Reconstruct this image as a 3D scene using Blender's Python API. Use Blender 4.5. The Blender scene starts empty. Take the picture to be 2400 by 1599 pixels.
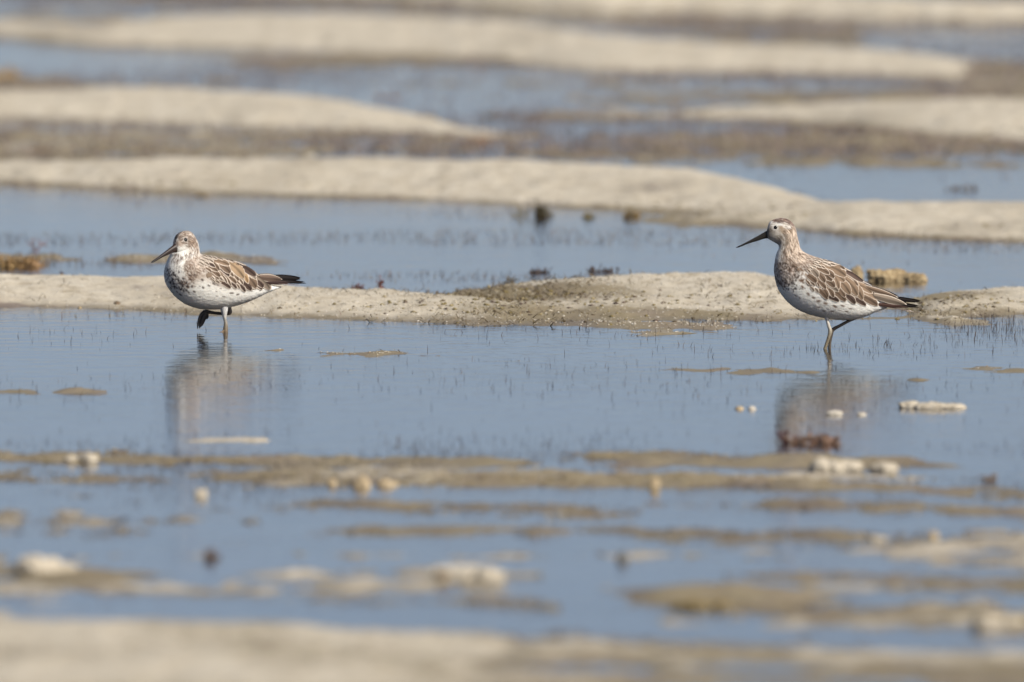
import bpy, math, random
import numpy as np

# ------------------------------------------------------------------ camera, sky, sun
sc = bpy.context.scene
col = sc.collection
K = 45000.0                    # focal length in photo pixels (2400 wide)
CH = 1.5                       # camera height over the water
PITCH = 0.0602
cam = bpy.data.cameras.new('camera')
cam.sensor_width = 36.0
cam.lens = 36.0 * K / 2400.0
cam.clip_start = 0.5
cam.clip_end = 6000
cam.dof.use_dof = True
cam.dof.focus_distance = 24.9
cam.dof.aperture_fstop = 7.2
camo = bpy.data.objects.new('camera', cam)
camo.location = (0, 0, CH)
camo.rotation_euler = (math.pi / 2 - PITCH, 0, 0)
col.objects.link(camo)
sc.camera = camo

SUN_EL, SUN_AZ = math.radians(37), math.radians(132)     # azimuth clockwise from +Y
world = bpy.data.worlds.new('World')
sc.world = world
world.use_nodes = True
wn = world.node_tree
bg = wn.nodes['Background']
sky = wn.nodes.new('ShaderNodeTexSky')
sky.sky_type = 'NISHITA'
sky.sun_disc = False
sky.sun_elevation = SUN_EL
sky.sun_rotation = SUN_AZ
sky.air_density = 0.5
sky.dust_density = 1.0
sky.ozone_density = 0.0
wb = wn.nodes.new('ShaderNodeMix'); wb.data_type = 'RGBA'; wb.blend_type = 'MULTIPLY'; wb.inputs[0].default_value = 1.0
wb.inputs[7].default_value = (1.06, 0.985, 0.975, 1)          # camera white balance of a slightly hazy sky
wn.links.new(sky.outputs[0], wb.inputs[6])
wn.links.new(wb.outputs[2], bg.inputs[0])
bg.inputs[1].default_value = 0.087
sun = bpy.data.lights.new('sun', 'SUN')
sun.energy = 3.6
sun.angle = math.radians(0.53)
sun.color = (1.0, 0.945, 0.86)
suno = bpy.data.objects.new('sun', sun)
sd = (math.sin(SUN_AZ) * math.cos(SUN_EL), math.cos(SUN_AZ) * math.cos(SUN_EL), math.sin(SUN_EL))
from mathutils import Vector
suno.rotation_euler = Vector(sd).to_track_quat('Z', 'Y').to_euler()
suno.location = (5, 15, 12)
col.objects.link(suno)
sc.view_settings.view_transform = 'Standard'
sc.view_settings.look = 'None'
sc.view_settings.gamma = 1.0
sc.view_settings.exposure = 0.37
sc.cycles.max_bounces = 6
sc.cycles.transparent_max_bounces = 24
sc.cycles.caustics_reflective = False
sc.cycles.caustics_refractive = False

rng = np.random.default_rng(7)
random.seed(7)

# ------------------------------------------------------------------ helpers
SP, CP = math.sin(PITCH), math.cos(PITCH)
def ground(px, py, z=0.0):
    """place on the level z that the photograph shows at px, py (2400 x 1599)"""
    a = (np.asarray(px, float) - 1200) / K
    b = (799.5 - np.asarray(py, float)) / K
    dy = CP + b * SP
    dz = -SP + b * CP
    t = (z - CH) / dz
    return a * t, dy * t

def tag(o, label=None, cat=None, group=None, kind=None):
    if label: o['label'] = label
    if cat: o['category'] = cat
    if group: o['group'] = group
    if kind: o['kind'] = kind
    return o

def empty(name, loc, rz=0.0):
    o = bpy.data.objects.new(name, None)
    o.empty_display_size = 0.02
    o.location = loc
    o.rotation_euler = (0, 0, rz)
    col.objects.link(o)
    return o

def mesh_obj(name, V, F, mat, parent=None, colors=None, smooth=True, loc=None):
    me = bpy.data.meshes.new(name)
    V = np.asarray(V, np.float32)
    if isinstance(F, np.ndarray):
        n, k = F.shape
        me.vertices.add(len(V)); me.vertices.foreach_set('co', V.ravel())
        me.loops.add(n * k); me.loops.foreach_set('vertex_index', F.astype(np.int32).ravel())
        me.polygons.add(n)
        me.polygons.foreach_set('loop_start', np.arange(0, n * k, k, dtype=np.int32))
        me.update(calc_edges=True)
    else:
        me.from_pydata(V.tolist(), [], F)
    if smooth:
        me.polygons.foreach_set('use_smooth', np.ones(len(me.polygons), bool))
    if colors is not None:
        ca = me.color_attributes.new('col', 'FLOAT_COLOR', 'POINT')
        c4 = np.ones((len(V), 4), np.float32); c4[:, :3] = colors
        ca.data.foreach_set('color', c4.ravel())
    me.materials.append(mat)
    me.update()
    o = bpy.data.objects.new(name, me)
    if loc is not None: o.location = loc
    if parent is not None: o.parent = parent
    col.objects.link(o)
    return o

def grid_faces(nu, nv, wrap=False):
    i = np.arange(nu - 1)[:, None]; j = np.arange(nv if wrap else nv - 1)[None, :]
    a = i * nv + j; b = i * nv + (j + 1) % nv
    c = (i + 1) * nv + (j + 1) % nv; d = (i + 1) * nv + j
    return np.stack([a, b, c, d], -1).reshape(-1, 4)

def vnoise(x, y, seed=0):
    """value noise, smooth, 0..1"""
    xi = np.floor(x).astype(np.int64); yi = np.floor(y).astype(np.int64)
    fx = x - xi; fy = y - yi
    fx = fx * fx * (3 - 2 * fx); fy = fy * fy * (3 - 2 * fy)
    def h(a, b):
        n = (a * 374761393 + b * 668265263 + seed * 974634777) & 0xFFFFFFFF
        n = ((n ^ (n >> 13)) * 1274126177) & 0xFFFFFFFF
        return ((n ^ (n >> 16)) & 0xFFFF) / 65535.0
    return (h(xi, yi) * (1 - fx) + h(xi + 1, yi) * fx) * (1 - fy) + (h(xi, yi + 1) * (1 - fx) + h(xi + 1, yi + 1) * fx) * fy

def fbm(x, y, seed=0, octs=4, gain=0.5):
    s = 0; a = 1; n = 0
    for o in range(octs):
        s = s + a * vnoise(x * 2 ** o + 17.3 * o, y * 2 ** o - 9.1 * o, seed + o); n += a; a *= gain
    return s / n

def sstep(e0, e1, x):
    t = np.clip((x - e0) / (e1 - e0), 0, 1)
    return t * t * (3 - 2 * t)

def new_mat(name):
    m = bpy.data.materials.new(name); m.use_nodes = True
    nt = m.node_tree
    return m, nt, nt.nodes['Principled BSDF']

def noise_node(nt, scale, detail=3, rough=0.55, vec=None, coord='Object', stretch=None):
    n = nt.nodes.new('ShaderNodeTexNoise')
    n.inputs['Scale'].default_value = scale
    n.inputs['Detail'].default_value = detail
    n.inputs['Roughness'].default_value = rough
    tc = nt.nodes.new('ShaderNodeTexCoord')
    src = tc.outputs[coord]
    if stretch:
        mp = nt.nodes.new('ShaderNodeMapping'); mp.inputs['Scale'].default_value = stretch
        nt.links.new(src, mp.inputs['Vector']); src = mp.outputs[0]
    nt.links.new(src, n.inputs['Vector'])
    return n

def ramp(nt, fac, stops):
    r = nt.nodes.new('ShaderNodeValToRGB')
    while len(r.color_ramp.elements) < len(stops): r.color_ramp.elements.new(0.5)
    for e, (p, c) in zip(r.color_ramp.elements, stops):
        e.position = p; e.color = (c[0], c[1], c[2], 1) if len(c) == 3 else c
    nt.links.new(fac, r.inputs[0])
    return r

def mixc(nt, fac, a, b, mode='MIX'):
    m = nt.nodes.new('ShaderNodeMix'); m.data_type = 'RGBA'; m.blend_type = mode
    for sock, v in ((m.inputs[0], fac), (m.inputs[6], a), (m.inputs[7], b)):
        if isinstance(v, (int, float)): sock.default_value = v
        elif isinstance(v, tuple): sock.default_value = (*v, 1)
        else: nt.links.new(v, sock)
    return m.outputs[2]

def bump(nt, height, strength, dist, bsdf):
    b = nt.nodes.new('ShaderNodeBump')
    b.inputs['Strength'].default_value = strength
    b.inputs['Distance'].default_value = dist
    nt.links.new(height, b.inputs['Height'])
    nt.links.new(b.outputs[0], bsdf.inputs['Normal'])
    return b

def mat_attr(name, rough=0.8, nscale=300, var=0.25, bscale=900, bstr=0.3, bdist=0.0005, spec=0.3, sheen=0.0):
    """surface whose pigment is stored on the mesh, broken up by fine noise"""
    m, nt, p = new_mat(name)
    at = nt.nodes.new('ShaderNodeAttribute'); at.attribute_name = 'col'
    n = noise_node(nt, nscale, 4)
    r = ramp(nt, n.outputs[0], [(0.25, (1 - var,) * 3), (0.75, (1 + var * 0.4,) * 3)])
    nt.links.new(mixc(nt, 1.0, at.outputs[0], r.outputs[0], 'MULTIPLY'), p.inputs['Base Color'])
    p.inputs['Roughness'].default_value = rough
    p.inputs['Specular IOR Level'].default_value = spec
    n2 = noise_node(nt, bscale, 3)
    bump(nt, n2.outputs[0], bstr, bdist, p)
    return m

def mat_plain(name, c1, c2, nscale=60, rough=0.7, bstr=0.5, bdist=0.002, spec=0.4, trans=0.0):
    m, nt, p = new_mat(name)
    n = noise_node(nt, nscale, 5, 0.6)
    r = ramp(nt, n.outputs[0], [(0.3, c1), (0.7, c2)])
    nt.links.new(r.outputs[0], p.inputs['Base Color'])
    p.inputs['Roughness'].default_value = rough
    p.inputs['Specular IOR Level'].default_value = spec
    bump(nt, n.outputs[0], bstr, bdist, p)
    return m

# ------------------------------------------------------------------ tidal flat
# each bar: px, top edge, water edge, crest height (cm), algae 0..1
BARS = [
 # far bar along the upper frame edge
 dict(p=[(300,-60,-20,-1),(700,-42,-8,2),(1200,-22,22,3.2),(1700,-14,36,3.2),(2100,-2,46,3),(2500,16,56,2.6),(3300,60,110,2)], al=0.05, back=1.2),
 dict(p=[(-700,60,85,1),(0,58,88,1.0),(200,56,108,2.2),(420,42,112,3.2),(700,37,124,3.6),(1000,46,136,3.6),(1200,62,150,3.4),(1400,88,168,3.0),(1600,104,172,2.6),(1900,116,176,2.2),(2100,126,186,1.8),(2260,150,200,.8),(2600,185,215,-1)], al=0.15, back=0.9),
 dict(p=[(-900,200,262,2.6),(-100,213,276,3.0),(300,213,290,3.2),(600,222,302,3.2),(750,236,306,2.8),(900,262,312,2.0),(1000,284,318,1.3),(1120,306,326,.6),(1350,330,345,-1)], al=0.15, back=0.8),
 dict(p=[(1150,270,284,-.6),(1400,262,282,.5),(1600,258,284,.8),(1900,253,292,1.6),(2050,243,306,2.6),(2200,237,322,3.2),(2450,233,340,3.4),(3300,230,360,3)], al=0.18, back=0.8),
 dict(p=[(-1000,388,424,1.6),(-100,383,426,1.8),(150,380,438,2.3),(400,373,452,2.9),(800,372,466,3.1),(1200,381,480,3.1),(1500,395,497,3.0),(1650,410,505,2.8),(1770,436,512,2.3),(1900,470,520,1.5),(2050,520,545,.3),(2300,560,580,-1)], al=0.22, back=0.7),
 dict(p=[(1450,514,528,-.6),(1650,500,528,.8),(1850,484,540,1.5),(2100,475,558,2.2),(2450,478,570,2.4),(3300,480,590,2)], al=0.25, back=0.6),
 dict(p=[(-900,628,712,2.2),(-100,640,722,2.3),(200,645,725,2.2),(450,655,734,2.0),(700,672,745,1.8),(900,683,752,1.5),(1100,698,760,1.2),(1300,716,766,.8),(1500,735,772,.4),(1700,750,785,-.3)], al=0.18, back=0.35),
 dict(p=[(950,700,712,-.6),(1120,684,722,.7),(1250,667,738,1.3),(1400,654,752,1.8),(1600,643,754,1.8),(1760,643,754,1.8),(1840,662,754,1.4),(1950,692,752,.9),(2080,702,748,.6),(2200,692,744,1.0),(2320,676,738,1.4),(2500,670,736,1.6),(3300,670,740,1.4)], al=0.1, back=0.35),
 # low algae-covered lips between and before the pools
 dict(p=[(-600,590,606,.6),(0,591,612,.8),(150,593,612,.6),(400,595,612,.5),(560,598,614,.5),(700,610,622,-.6)], al=0.95, back=0.25),
 dict(p=[(-900,916,922,.15),(0,914,922,.18),(230,919,925,.12),(330,924,928,-.4)], al=0.5, back=0.1),
 dict(p=[(-900,1040,1062,.4),(0,1052,1082,.45),(160,1054,1092,.6),(260,1056,1090,.5),(600,1062,1092,.35),(900,1064,1090,.45),(1200,1060,1088,.5),(1500,1061,1092,.55),(1750,1062,1094,.6),(1930,1058,1092,1.0),(2010,1070,1094,.7),(2110,1072,1094,.7),(2180,1090,1100,.1),(2500,1096,1104,-.3)], al=0.75, back=0.25),
 dict(p=[(-900,1096,1122,.3),(0,1090,1122,.35),(350,1102,1126,.45),(700,1108,1130,.4),(900,1122,1136,.35),(1200,1120,1142,.5),(1500,1118,1150,.5),(1800,1122,1156,.5),(2100,1134,1160,.35),(2500,1146,1170,.3)], al=0.6, back=0.25),
 dict(p=[(1500,1166,1180,-.3),(1700,1166,1186,.35),(1950,1172,1196,.5),(2200,1184,1204,.5),(2600,1200,1222,.4)], al=1.0, back=0.2),
 dict(p=[(600,1176,1188,-.4),(800,1176,1192,.2),(1050,1178,1204,.35),(1250,1184,1208,.25),(1500,1196,1212,-.3)], al=0.5, back=0.2),
 dict(p=[(700,1238,1248,-.3),(950,1236,1256,.25),(1300,1236,1262,.3),(1700,1238,1266,.3),(2000,1250,1270,.15),(2200,1256,1272,-.3)], al=0.6, back=0.2),
 dict(p=[(-700,1316,1350,.9),(0,1316,1356,.9),(120,1312,1360,1.0),(250,1328,1372,.9),(450,1344,1384,.5),(700,1368,1400,.4),(1000,1388,1412,.2),(1300,1400,1424,-.3)], al=0.7, back=0.25),
 dict(p=[(500,1350,1362,-.4),(700,1340,1372,.3),(950,1334,1374,.55),(1120,1330,1374,.7),(1220,1342,1372,.4),(1350,1352,1370,-.4)], al=0.0, back=0.25),
 dict(p=[(1700,1338,1350,-.3),(1900,1340,1362,.3),(2200,1350,1374,.3),(2600,1360,1384,.3)], al=0.6, back=0.2),
 dict(p=[(1400,1388,1398,-.3),(1540,1372,1414,.9),(1700,1372,1424,1.0),(1850,1384,1440,.8),(2050,1410,1452,.5),(2250,1424,1460,.6),(2330,1430,1464,.9),(2600,1450,1480,.6)], al=0.8, back=0.25),
 dict(p=[(-900,1440,1700,1.5),(0,1456,1700,1.5),(400,1460,1700,1.5),(800,1474,1700,1.3),(1100,1492,1690,.9),(1500,1504,1660,.6),(1800,1520,1640,.4),(2100,1540,1640,.3),(2500,1560,1650,.3),(3300,1600,1680,.3)], al=0.36, back=0.3),

 # thin strips of sand and weed just breaking the surface of the birds' pool
 dict(p=[(1080,846,850,-.3),(1140,845,852,.14),(1240,845,853,.12),(1330,848,854,.12),(1400,850,854,-.3)], al=.8, back=.08),
 dict(p=[(1380,860,864,-.3),(1470,858,866,.12),(1620,860,870,.12),(1760,864,874,.14),(1900,868,876,.1),(1990,872,876,-.3)], al=.7, back=.08),
 dict(p=[(1980,884,888,-.3),(2080,884,891,.2),(2180,888,894,.2),(2250,892,896,-.3)], al=.8, back=.08),
 dict(p=[(2220,858,864,-.3),(2300,858,868,.18),(2450,860,870,.18),(2700,866,874,.2)], al=1.0, back=.08),
 dict(p=[(560,822,828,-.3),(680,822,830,.2),(800,825,833,.15),(960,826,832,.12),(1040,830,834,-.3)], al=.7, back=.08),
 dict(p=[(2150,744,750,-.3),(2200,743,754,.5),(2300,746,758,.45),(2360,752,760,-.3)], al=.0, back=.08),
 dict(p=[(1640,958,964,-.3),(1700,957,966,.15),(1830,958,968,.15),(1900,962,970,-.3)], al=.1, back=.08),
 dict(p=[(1500,930,934,-.3),(1560,928,936,.12),(1680,930,938,.1),(1740,932,938,-.3)], al=.3, back=.08),
]
for b in BARS:
    P = np.array(b['p'], float)
    H = P[:, 3] / 100
    xf, yf = ground(P[:, 0], P[:, 2], 0.0)
    xc, yc = [], []
    for px, top, h in zip(P[:, 0], P[:, 1], H):
        x, y = ground(px, top, max(h, 0.0)); xc.append(x); yc.append(y)
    yc = np.array(yc)
    b['f'] = (xf, yf); b['c'] = (np.array(xc), yc); b['h'] = (np.array(xc), H)

def smooth_interp(x, xp, fp):
    # monotone-ish smoothing: interpolate with eased segments averaged with linear
    xp = np.asarray(xp); fp = np.asarray(fp)
    m = np.gradient(fp, xp)
    i = np.clip(np.searchsorted(xp, x) - 1, 0, len(xp) - 2)
    h = xp[i + 1] - xp[i]
    t = np.clip((x - xp[i]) / h, 0, 1)
    return ((2*t**3 - 3*t**2 + 1) * fp[i] + (t**3 - 2*t**2 + t) * h * m[i] + (-2*t**3 + 3*t**2) * fp[i + 1] + (t**3 - t**2) * h * m[i + 1])

def terrain(X, Y):
    """height and algae cover of the flat"""
    wx = X + 0.05 * (fbm(X * 3.0, Y * 1.2, 3) - .5)
    wy = Y + 0.10 * (fbm(X * 4.0, Y * 2.0, 5) - .5) + 0.05 * (fbm(X * 17.0, Y * 6.0, 9, 3) - .5)
    z = -0.0115 + 0.015 * (fbm(X * 1.1, Y * 0.9, 11, 4) - .5) + 0.014 * (fbm(X * 1.9, Y * 3.6, 21, 4) - .5)
    PX = 1200 + K * X / np.maximum(Y, 1); PY = 799.5 + (CH / np.maximum(Y, 1) - math.tan(PITCH)) * K
    blue = np.exp(-(((PX - 60) / 420) ** 4 + ((PY - 128) / 38) ** 4)) + np.exp(-(((PX - 2050) / 480) ** 4 + ((PY - 452) / 34) ** 4)) + np.exp(-(((PX - 0) / 350) ** 4 + ((PY - 470) / 40) ** 4)) + .7 * np.exp(-(((PX - 2250) / 200) ** 4 + ((PY - 100) / 40) ** 4))
    mud = sstep(27.9, 28.6, Y) * (1 - np.clip(blue, 0, 1))
    dith = fbm(X * 30, Y * 14, 28, 2) - .5
    z = z + mud * (0.0100 + 0.016 * (fbm(X * 1.6, Y * 2.6, 23, 4) - .5) + .011 * dith) - .006 * np.clip(blue, 0, 1)
    z = z + sstep(22.9, 22.3, Y) * (0.0070 + 0.024 * (fbm(X * 1.1, Y * 6.0, 25, 4) - .5) + .011 * dith)
    lit = np.exp(-(((PX - 1330) / 360) ** 2 + ((PY - 738) / 34) ** 2)) + np.exp(-(((PX - 2200) / 240) ** 2 + ((PY - 728) / 26) ** 2)) + .6 * np.exp(-(((PX - 2100) / 330) ** 2 + ((PY - 790) / 26) ** 2))
    lit = np.clip(lit, 0, 1)
    z = z + lit * (0.0050 + 0.018 * (fbm(X * 20, Y * 9, 27, 3) - .5))
    mud = np.maximum(mud, lit * .6)
    alg = np.full(X.shape, 0.45) + 0.7 * (fbm(X * 1.5, Y * 0.8, 33, 4) - .5)
    # open flat beyond and around the part that was traced
    far = sstep(37, 44, Y) + sstep(18.0, 16.0, Y) + sstep(2.2, 4.5, np.abs(X))
    far = np.clip(far, 0, 1)
    bb = fbm(X * 0.12, Y * 0.45, 51, 4)
    z = z + far * (-0.01 + 0.11 * np.clip(bb - .52, -.2, .5))
    inner = 1 - far * 0.999
    emb = 0.0035 * (fbm(X * 12, Y * 9, 61, 3) - .5) + 0.0022 * (fbm(X * 45, Y * 30, 71, 2) - .5)
    sandy = np.zeros(X.shape)
    alg = np.clip(alg - .15 + .5 * mud, 0, 1)
    fX, fY, fwx, fwy, flit = X, Y, wx, wy, lit
    wrack = np.exp(-(((PX - 1240) / 270) ** 2 + ((PY - 702 - .03 * (PX - 1240)) / 15) ** 2)) + .7 * np.exp(-(((PX - 1480) / 260) ** 2 + ((PY - 745) / 9) ** 2)) + .6 * np.exp(-(((PX - 2200) / 170) ** 2 + ((PY - 712) / 9) ** 2))
    for b in BARS:
        y0, y1 = b['f'][1].min() - 0.9, b['c'][1].max() + b['back'] * 2 + 0.5
        q = (fY > y0) & (fY < y1) & (far < .999)
        if not q.any(): continue
        X, Y, wx, wy, lit_ = fX[q], fY[q], fwx[q], fwy[q], flit[q]
        zq, aq, sq = z[q], alg[q], sandy[q]
        yf = smooth_interp(wx, *b['f']); yc = smooth_interp(wx, *b['c']); h = smooth_interp(wx, *b['h'])
        d = np.maximum(yc - yf, 0.06)
        low = sstep(0.012, 0.006, h)
        rag = (fbm(X * 6.5 + b['f'][1][0], Y * 5.0, 131, 4) - .5)
        yf = yf + low * d * 1.1 * rag; yc = yc + low * d * 0.5 * (fbm(X * 5.1, Y * 3.0, 141, 3) - .5)
        t = (wy - yf) / d
        hh = h * (1 - .3 * low) * (1 + (0.35 + 1.5 * low) * (fbm(X * 5, Y * 2.5, 81, 3) - .5)) + low * (np.clip(h / .005, .3, 1) * 0.013 * (fbm(X * 26, Y * 13, 83, 3) - .50) - 0.008 * sstep(.46, .36, fbm(X * 5.0 + b['f'][1][0], Y * 8.0, 87, 4)))
        up = np.where(t > 0, np.sin(np.clip(t, 0, 1) * math.pi / 2) ** 0.9 * hh, t * d * 0.045)
        bk = np.clip((wy - yc) / b['back'], 0, None)
        zz = np.where(t > 1, hh - (hh + 0.02) * sstep(0, 1, bk) - 0.01 * np.clip(bk - 1, 0, 5), up)
        zz = np.where((wx < b['f'][0][0]) | (wx > b['f'][0][-1]), -0.05, zz)
        zz = np.where(hh < 0, np.minimum(zz, hh), zz)
        w = sstep(-0.006, 0.004, zz - zq)
        alg[q] = aq * (1 - w) + w * (b['al'] + .05 + 0.35 * (fbm(X * 7, Y * 3, 91, 3) - .5) + 0.40 * sstep(0.006, 0.0, zz) + .3 * lit_ + .75 * wrack[q])
        sandy[q] = np.maximum(sq, w)
        k = 0.003
        m = np.maximum(zq, zz); n_ = np.minimum(zq, zz)
        z[q] = m + k * np.log1p(np.exp(-(m - n_) / k)) * .6
    X, Y = fX, fY
    z = z + emb * (0.5 + 1.5 * sandy)
    return z, np.clip(alg, 0, 1), sandy

def axis(c0, c1, step, lim0, lim1, g=1.35):
    a = list(np.arange(c0, c1 + step / 2, step))
    s, x = step, c1
    while x < lim1: s *= g; x += s; a.append(min(x, lim1 + s))
    s, x = step, c0; lo = []
    while x > lim0: s *= g; x -= s; lo.append(x)
    return np.array(lo[::-1] + a)

xs = axis(-1.15, 1.15, 0.0075, -1500, 1500)
ya = np.concatenate([np.arange(17.5, 21.5, 0.03), np.arange(21.5, 29, 0.016), np.arange(29, 38, 0.032)])
s, y = 0.032, ya[-1]; hi = []
while y < 3500: s = min(s * 1.12, 200); y += s; hi.append(y)
s, y = 0.03, ya[0]; lo = []
while y > -200: s *= 1.3; y -= s; lo.append(y)
ys = np.concatenate([lo[::-1], ya, hi])
XX, YY = np.meshgrid(xs, ys)
ZZ, AL, SD = terrain(XX, YY)
ZZ = np.where(np.abs(YY) > 400, np.minimum(ZZ, 0.004), ZZ)

def mat_flat():
    m, nt, p = new_mat('tidal_sand')
    L = nt.links
    at = nt.nodes.new('ShaderNodeAttribute'); at.attribute_name = 'col'
    sep = nt.nodes.new('ShaderNodeSeparateColor'); L.new(at.outputs[0], sep.inputs[0])
    geo = nt.nodes.new('ShaderNodeNewGeometry')
    sx = nt.nodes.new('ShaderNodeSeparateXYZ'); L.new(geo.outputs['Position'], sx.inputs[0])
    g1 = noise_node(nt, 420, 4, 0.7)
    g2 = noise_node(nt, 36, 5, 0.65, stretch=(1, .6, 1))
    g3 = noise_node(nt, 5, 5, 0.6, stretch=(1, .4, 1))
    dry = ramp(nt, g2.outputs[0], [(.30, (.42, .355, .25)), (.45, (.60, .535, .41)), (.70, (.73, .67, .54))]).outputs[0]
    grain = ramp(nt, g1.outputs[0], [(.32, (.52, .48, .44)), (.43, (.94, .94, .94)), (.60, (1.0, 1.0, 1.0)), (.70, (1.25, 1.24, 1.19))]).outputs[0]
    dry = mixc(nt, 1.0, dry, grain, 'MULTIPLY')
    # wetness by height above the water
    mr = nt.nodes.new('ShaderNodeMapRange'); mr.inputs[1].default_value = 0.0065; mr.inputs[2].default_value = 0.0005
    ad = nt.nodes.new('ShaderNodeMath'); ad.operation = 'MULTIPLY_ADD'
    L.new(g3.outputs[0], ad.inputs[0]); ad.inputs[1].default_value = 0.012
    sb = nt.nodes.new('ShaderNodeMath'); sb.operation = 'SUBTRACT'; L.new(sx.outputs[2], sb.inputs[0]); sb.inputs[1].default_value = 0.006
    L.new(sb.outputs[0], ad.inputs[2]); L.new(ad.outputs[0], mr.inputs[0])
    wet = mr.outputs[0]
    wetc = ramp(nt, g2.outputs[0], [(.3, (.38, .335, .255)), (.7, (.55, .495, .40))]).outputs[0]
    c = mixc(nt, wet, dry, wetc)
    # algae film
    alc = ramp(nt, g3.outputs[0], [(.3, (.15, .115, .080)), (.5, (.235, .19, .105)), (.7, (.185, .145, .118))]).outputs[0]
    alm = nt.nodes.new('ShaderNodeMath'); alm.operation = 'MULTIPLY_ADD'
    g23 = nt.nodes.new('ShaderNodeMath'); g23.operation = 'ADD'; L.new(g2.outputs[0], g23.inputs[0]); L.new(g3.outputs[0], g23.inputs[1])
    L.new(g23.outputs[0], alm.inputs[0]); alm.inputs[1].default_value = 0.95; 
    al2 = nt.nodes.new('ShaderNodeMath'); al2.operation = 'SUBTRACT'; L.new(sep.outputs[0], al2.inputs[0]); al2.inputs[1].default_value = 1.27
    L.new(al2.outputs[0], alm.inputs[2])
    mr2 = nt.nodes.new('ShaderNodeMapRange'); mr2.inputs[1].default_value = 0.0; mr2.inputs[2].default_value = 0.32
    mr2.inputs[4].default_value = 0.85
    L.new(alm.outputs[0], mr2.inputs[0])
    c = mixc(nt, mr2.outputs[0], c, alc)
    L.new(c, p.inputs['Base Color'])
    rr = nt.nodes.new('ShaderNodeMapRange'); rr.inputs[3].default_value = 0.95; rr.inputs[4].default_value = 0.5
    L.new(wet, rr.inputs[0]); L.new(rr.outputs[0], p.inputs['Roughness'])
    p.inputs['Specular IOR Level'].default_value = 0.25
    b1 = nt.nodes.new('ShaderNodeBump'); b1.inputs['Strength'].default_value = .6; b1.inputs['Distance'].default_value = .004
    L.new(g2.outputs[0], b1.inputs['Height'])
    b2 = nt.nodes.new('ShaderNodeBump'); b2.inputs['Strength'].default_value = .6; b2.inputs['Distance'].default_value = .0012
    L.new(g1.outputs[0], b2.inputs['Height']); L.new(b1.outputs[0], b2.inputs['Normal'])
    L.new(b2.outputs[0], p.inputs['Normal'])
    return m
V = np.stack([XX, YY, ZZ], -1).reshape(-1, 3)
C = np.stack([AL, SD, np.zeros_like(AL)], -1).reshape(-1, 3)
flat = mesh_obj('tidal_flat', V, grid_faces(len(ys), len(xs)), mat_flat(), colors=C)
tag(flat, 'pale wet sand bars and pool beds of the tidal flat', kind='structure')

def mat_water():
    m = bpy.data.materials.new('sea_water'); m.use_nodes = True
    nt = m.node_tree; nt.nodes.clear(); L = nt.links
    out = nt.nodes.new('ShaderNodeOutputMaterial')
    mix = nt.nodes.new('ShaderNodeMixShader')
    tr = nt.nodes.new('ShaderNodeBsdfTransparent'); tr.inputs[0].default_value = (.95, .96, .96, 1)
    gl = nt.nodes.new('ShaderNodeBsdfGlossy'); gl.inputs['Roughness'].default_value = 0.04
    gl.inputs[0].default_value = (1, 1, 1, 1)
    fr = nt.nodes.new('ShaderNodeFresnel'); fr.inputs[0].default_value = 1.33
    n1 = noise_node(nt, 20, 3, .6, coord='Object', stretch=(.55, 1.2, 1))
    n2 = noise_node(nt, 80, 3, .5, coord='Object', stretch=(.6, 1.1, 1))
    patch = noise_node(nt, 1.1, 2, .5, coord='Object')
    pr = ramp(nt, patch.outputs[0], [(.35, (.25, .25, .25)), (.65, (1, 1, 1))])
    b1 = nt.nodes.new('ShaderNodeBump'); b1.inputs['Distance'].default_value = 0.0010; b1.inputs['Strength'].default_value = 1
    L.new(n1.outputs[0], b1.inputs['Height'])
    mu = nt.nodes.new('ShaderNodeMath'); mu.operation = 'MULTIPLY'
    L.new(n2.outputs[0], mu.inputs[0]); L.new(pr.outputs[0], mu.inputs[1])
    b2 = nt.nodes.new('ShaderNodeBump'); b2.inputs['Distance'].default_value = 0.0003; b2.inputs['Strength'].default_value = 1
    L.new(mu.outputs[0], b2.inputs['Height']); L.new(b1.outputs[0], b2.inputs['Normal'])
    L.new(b2.outputs[0], gl.inputs['Normal'])
    L.new(fr.outputs[0], mix.inputs[0]); L.new(tr.outputs[0], mix.inputs[1]); L.new(gl.outputs[0], mix.inputs[2])
    L.new(mix.outputs[0], out.inputs[0])
    return m
wx_ = np.array([-1500, -40, 40, 1500.]); wy_ = np.array([-200., 10, 60, 3500])
WX, WY = np.meshgrid(wx_, wy_)
water = mesh_obj('sea_water', np.stack([WX, WY, 0 * WX], -1).reshape(-1, 3), grid_faces(4, 4), mat_water(), smooth=False)
tag(water, 'shallow calm seawater standing between the sand bars', kind='structure')

def tz(x, y):
    z, _, _ = terrain(np.atleast_1d(np.asarray(x, float)), np.atleast_1d(np.asarray(y, float)))
    return z

# ------------------------------------------------------------------ birds
M_PLUM = mat_attr('plumage', rough=.85, nscale=700, var=.14, bscale=700, bstr=.35, bdist=.0006, spec=.15)
_p = M_PLUM.node_tree.nodes['Principled BSDF']; _p.inputs['Subsurface Weight'].default_value = .4; _p.inputs['Subsurface Radius'].default_value = (1, .9, .8); _p.inputs['Subsurface Scale'].default_value = .012
M_FEA = mat_attr('wing_feather', rough=.7, nscale=900, var=.12, bscale=1500, bstr=.15, bdist=.0002, spec=.08)
M_LEG = mat_attr('leg_skin', rough=.38, nscale=500, var=.35, bscale=900, bstr=.5, bdist=.0006, spec=.5)
M_BILL = mat_attr('bill_horn', rough=.42, nscale=300, var=.3, bscale=700, bstr=.3, bdist=.0003, spec=.3)
M_EYE, _nt, _p = new_mat('eye_black')
_n = noise_node(_nt, 200, 2); _r = ramp(_nt, _n.outputs[0], [(.3, (.006, .005, .004)), (.7, (.012, .009, .007))])
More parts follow.
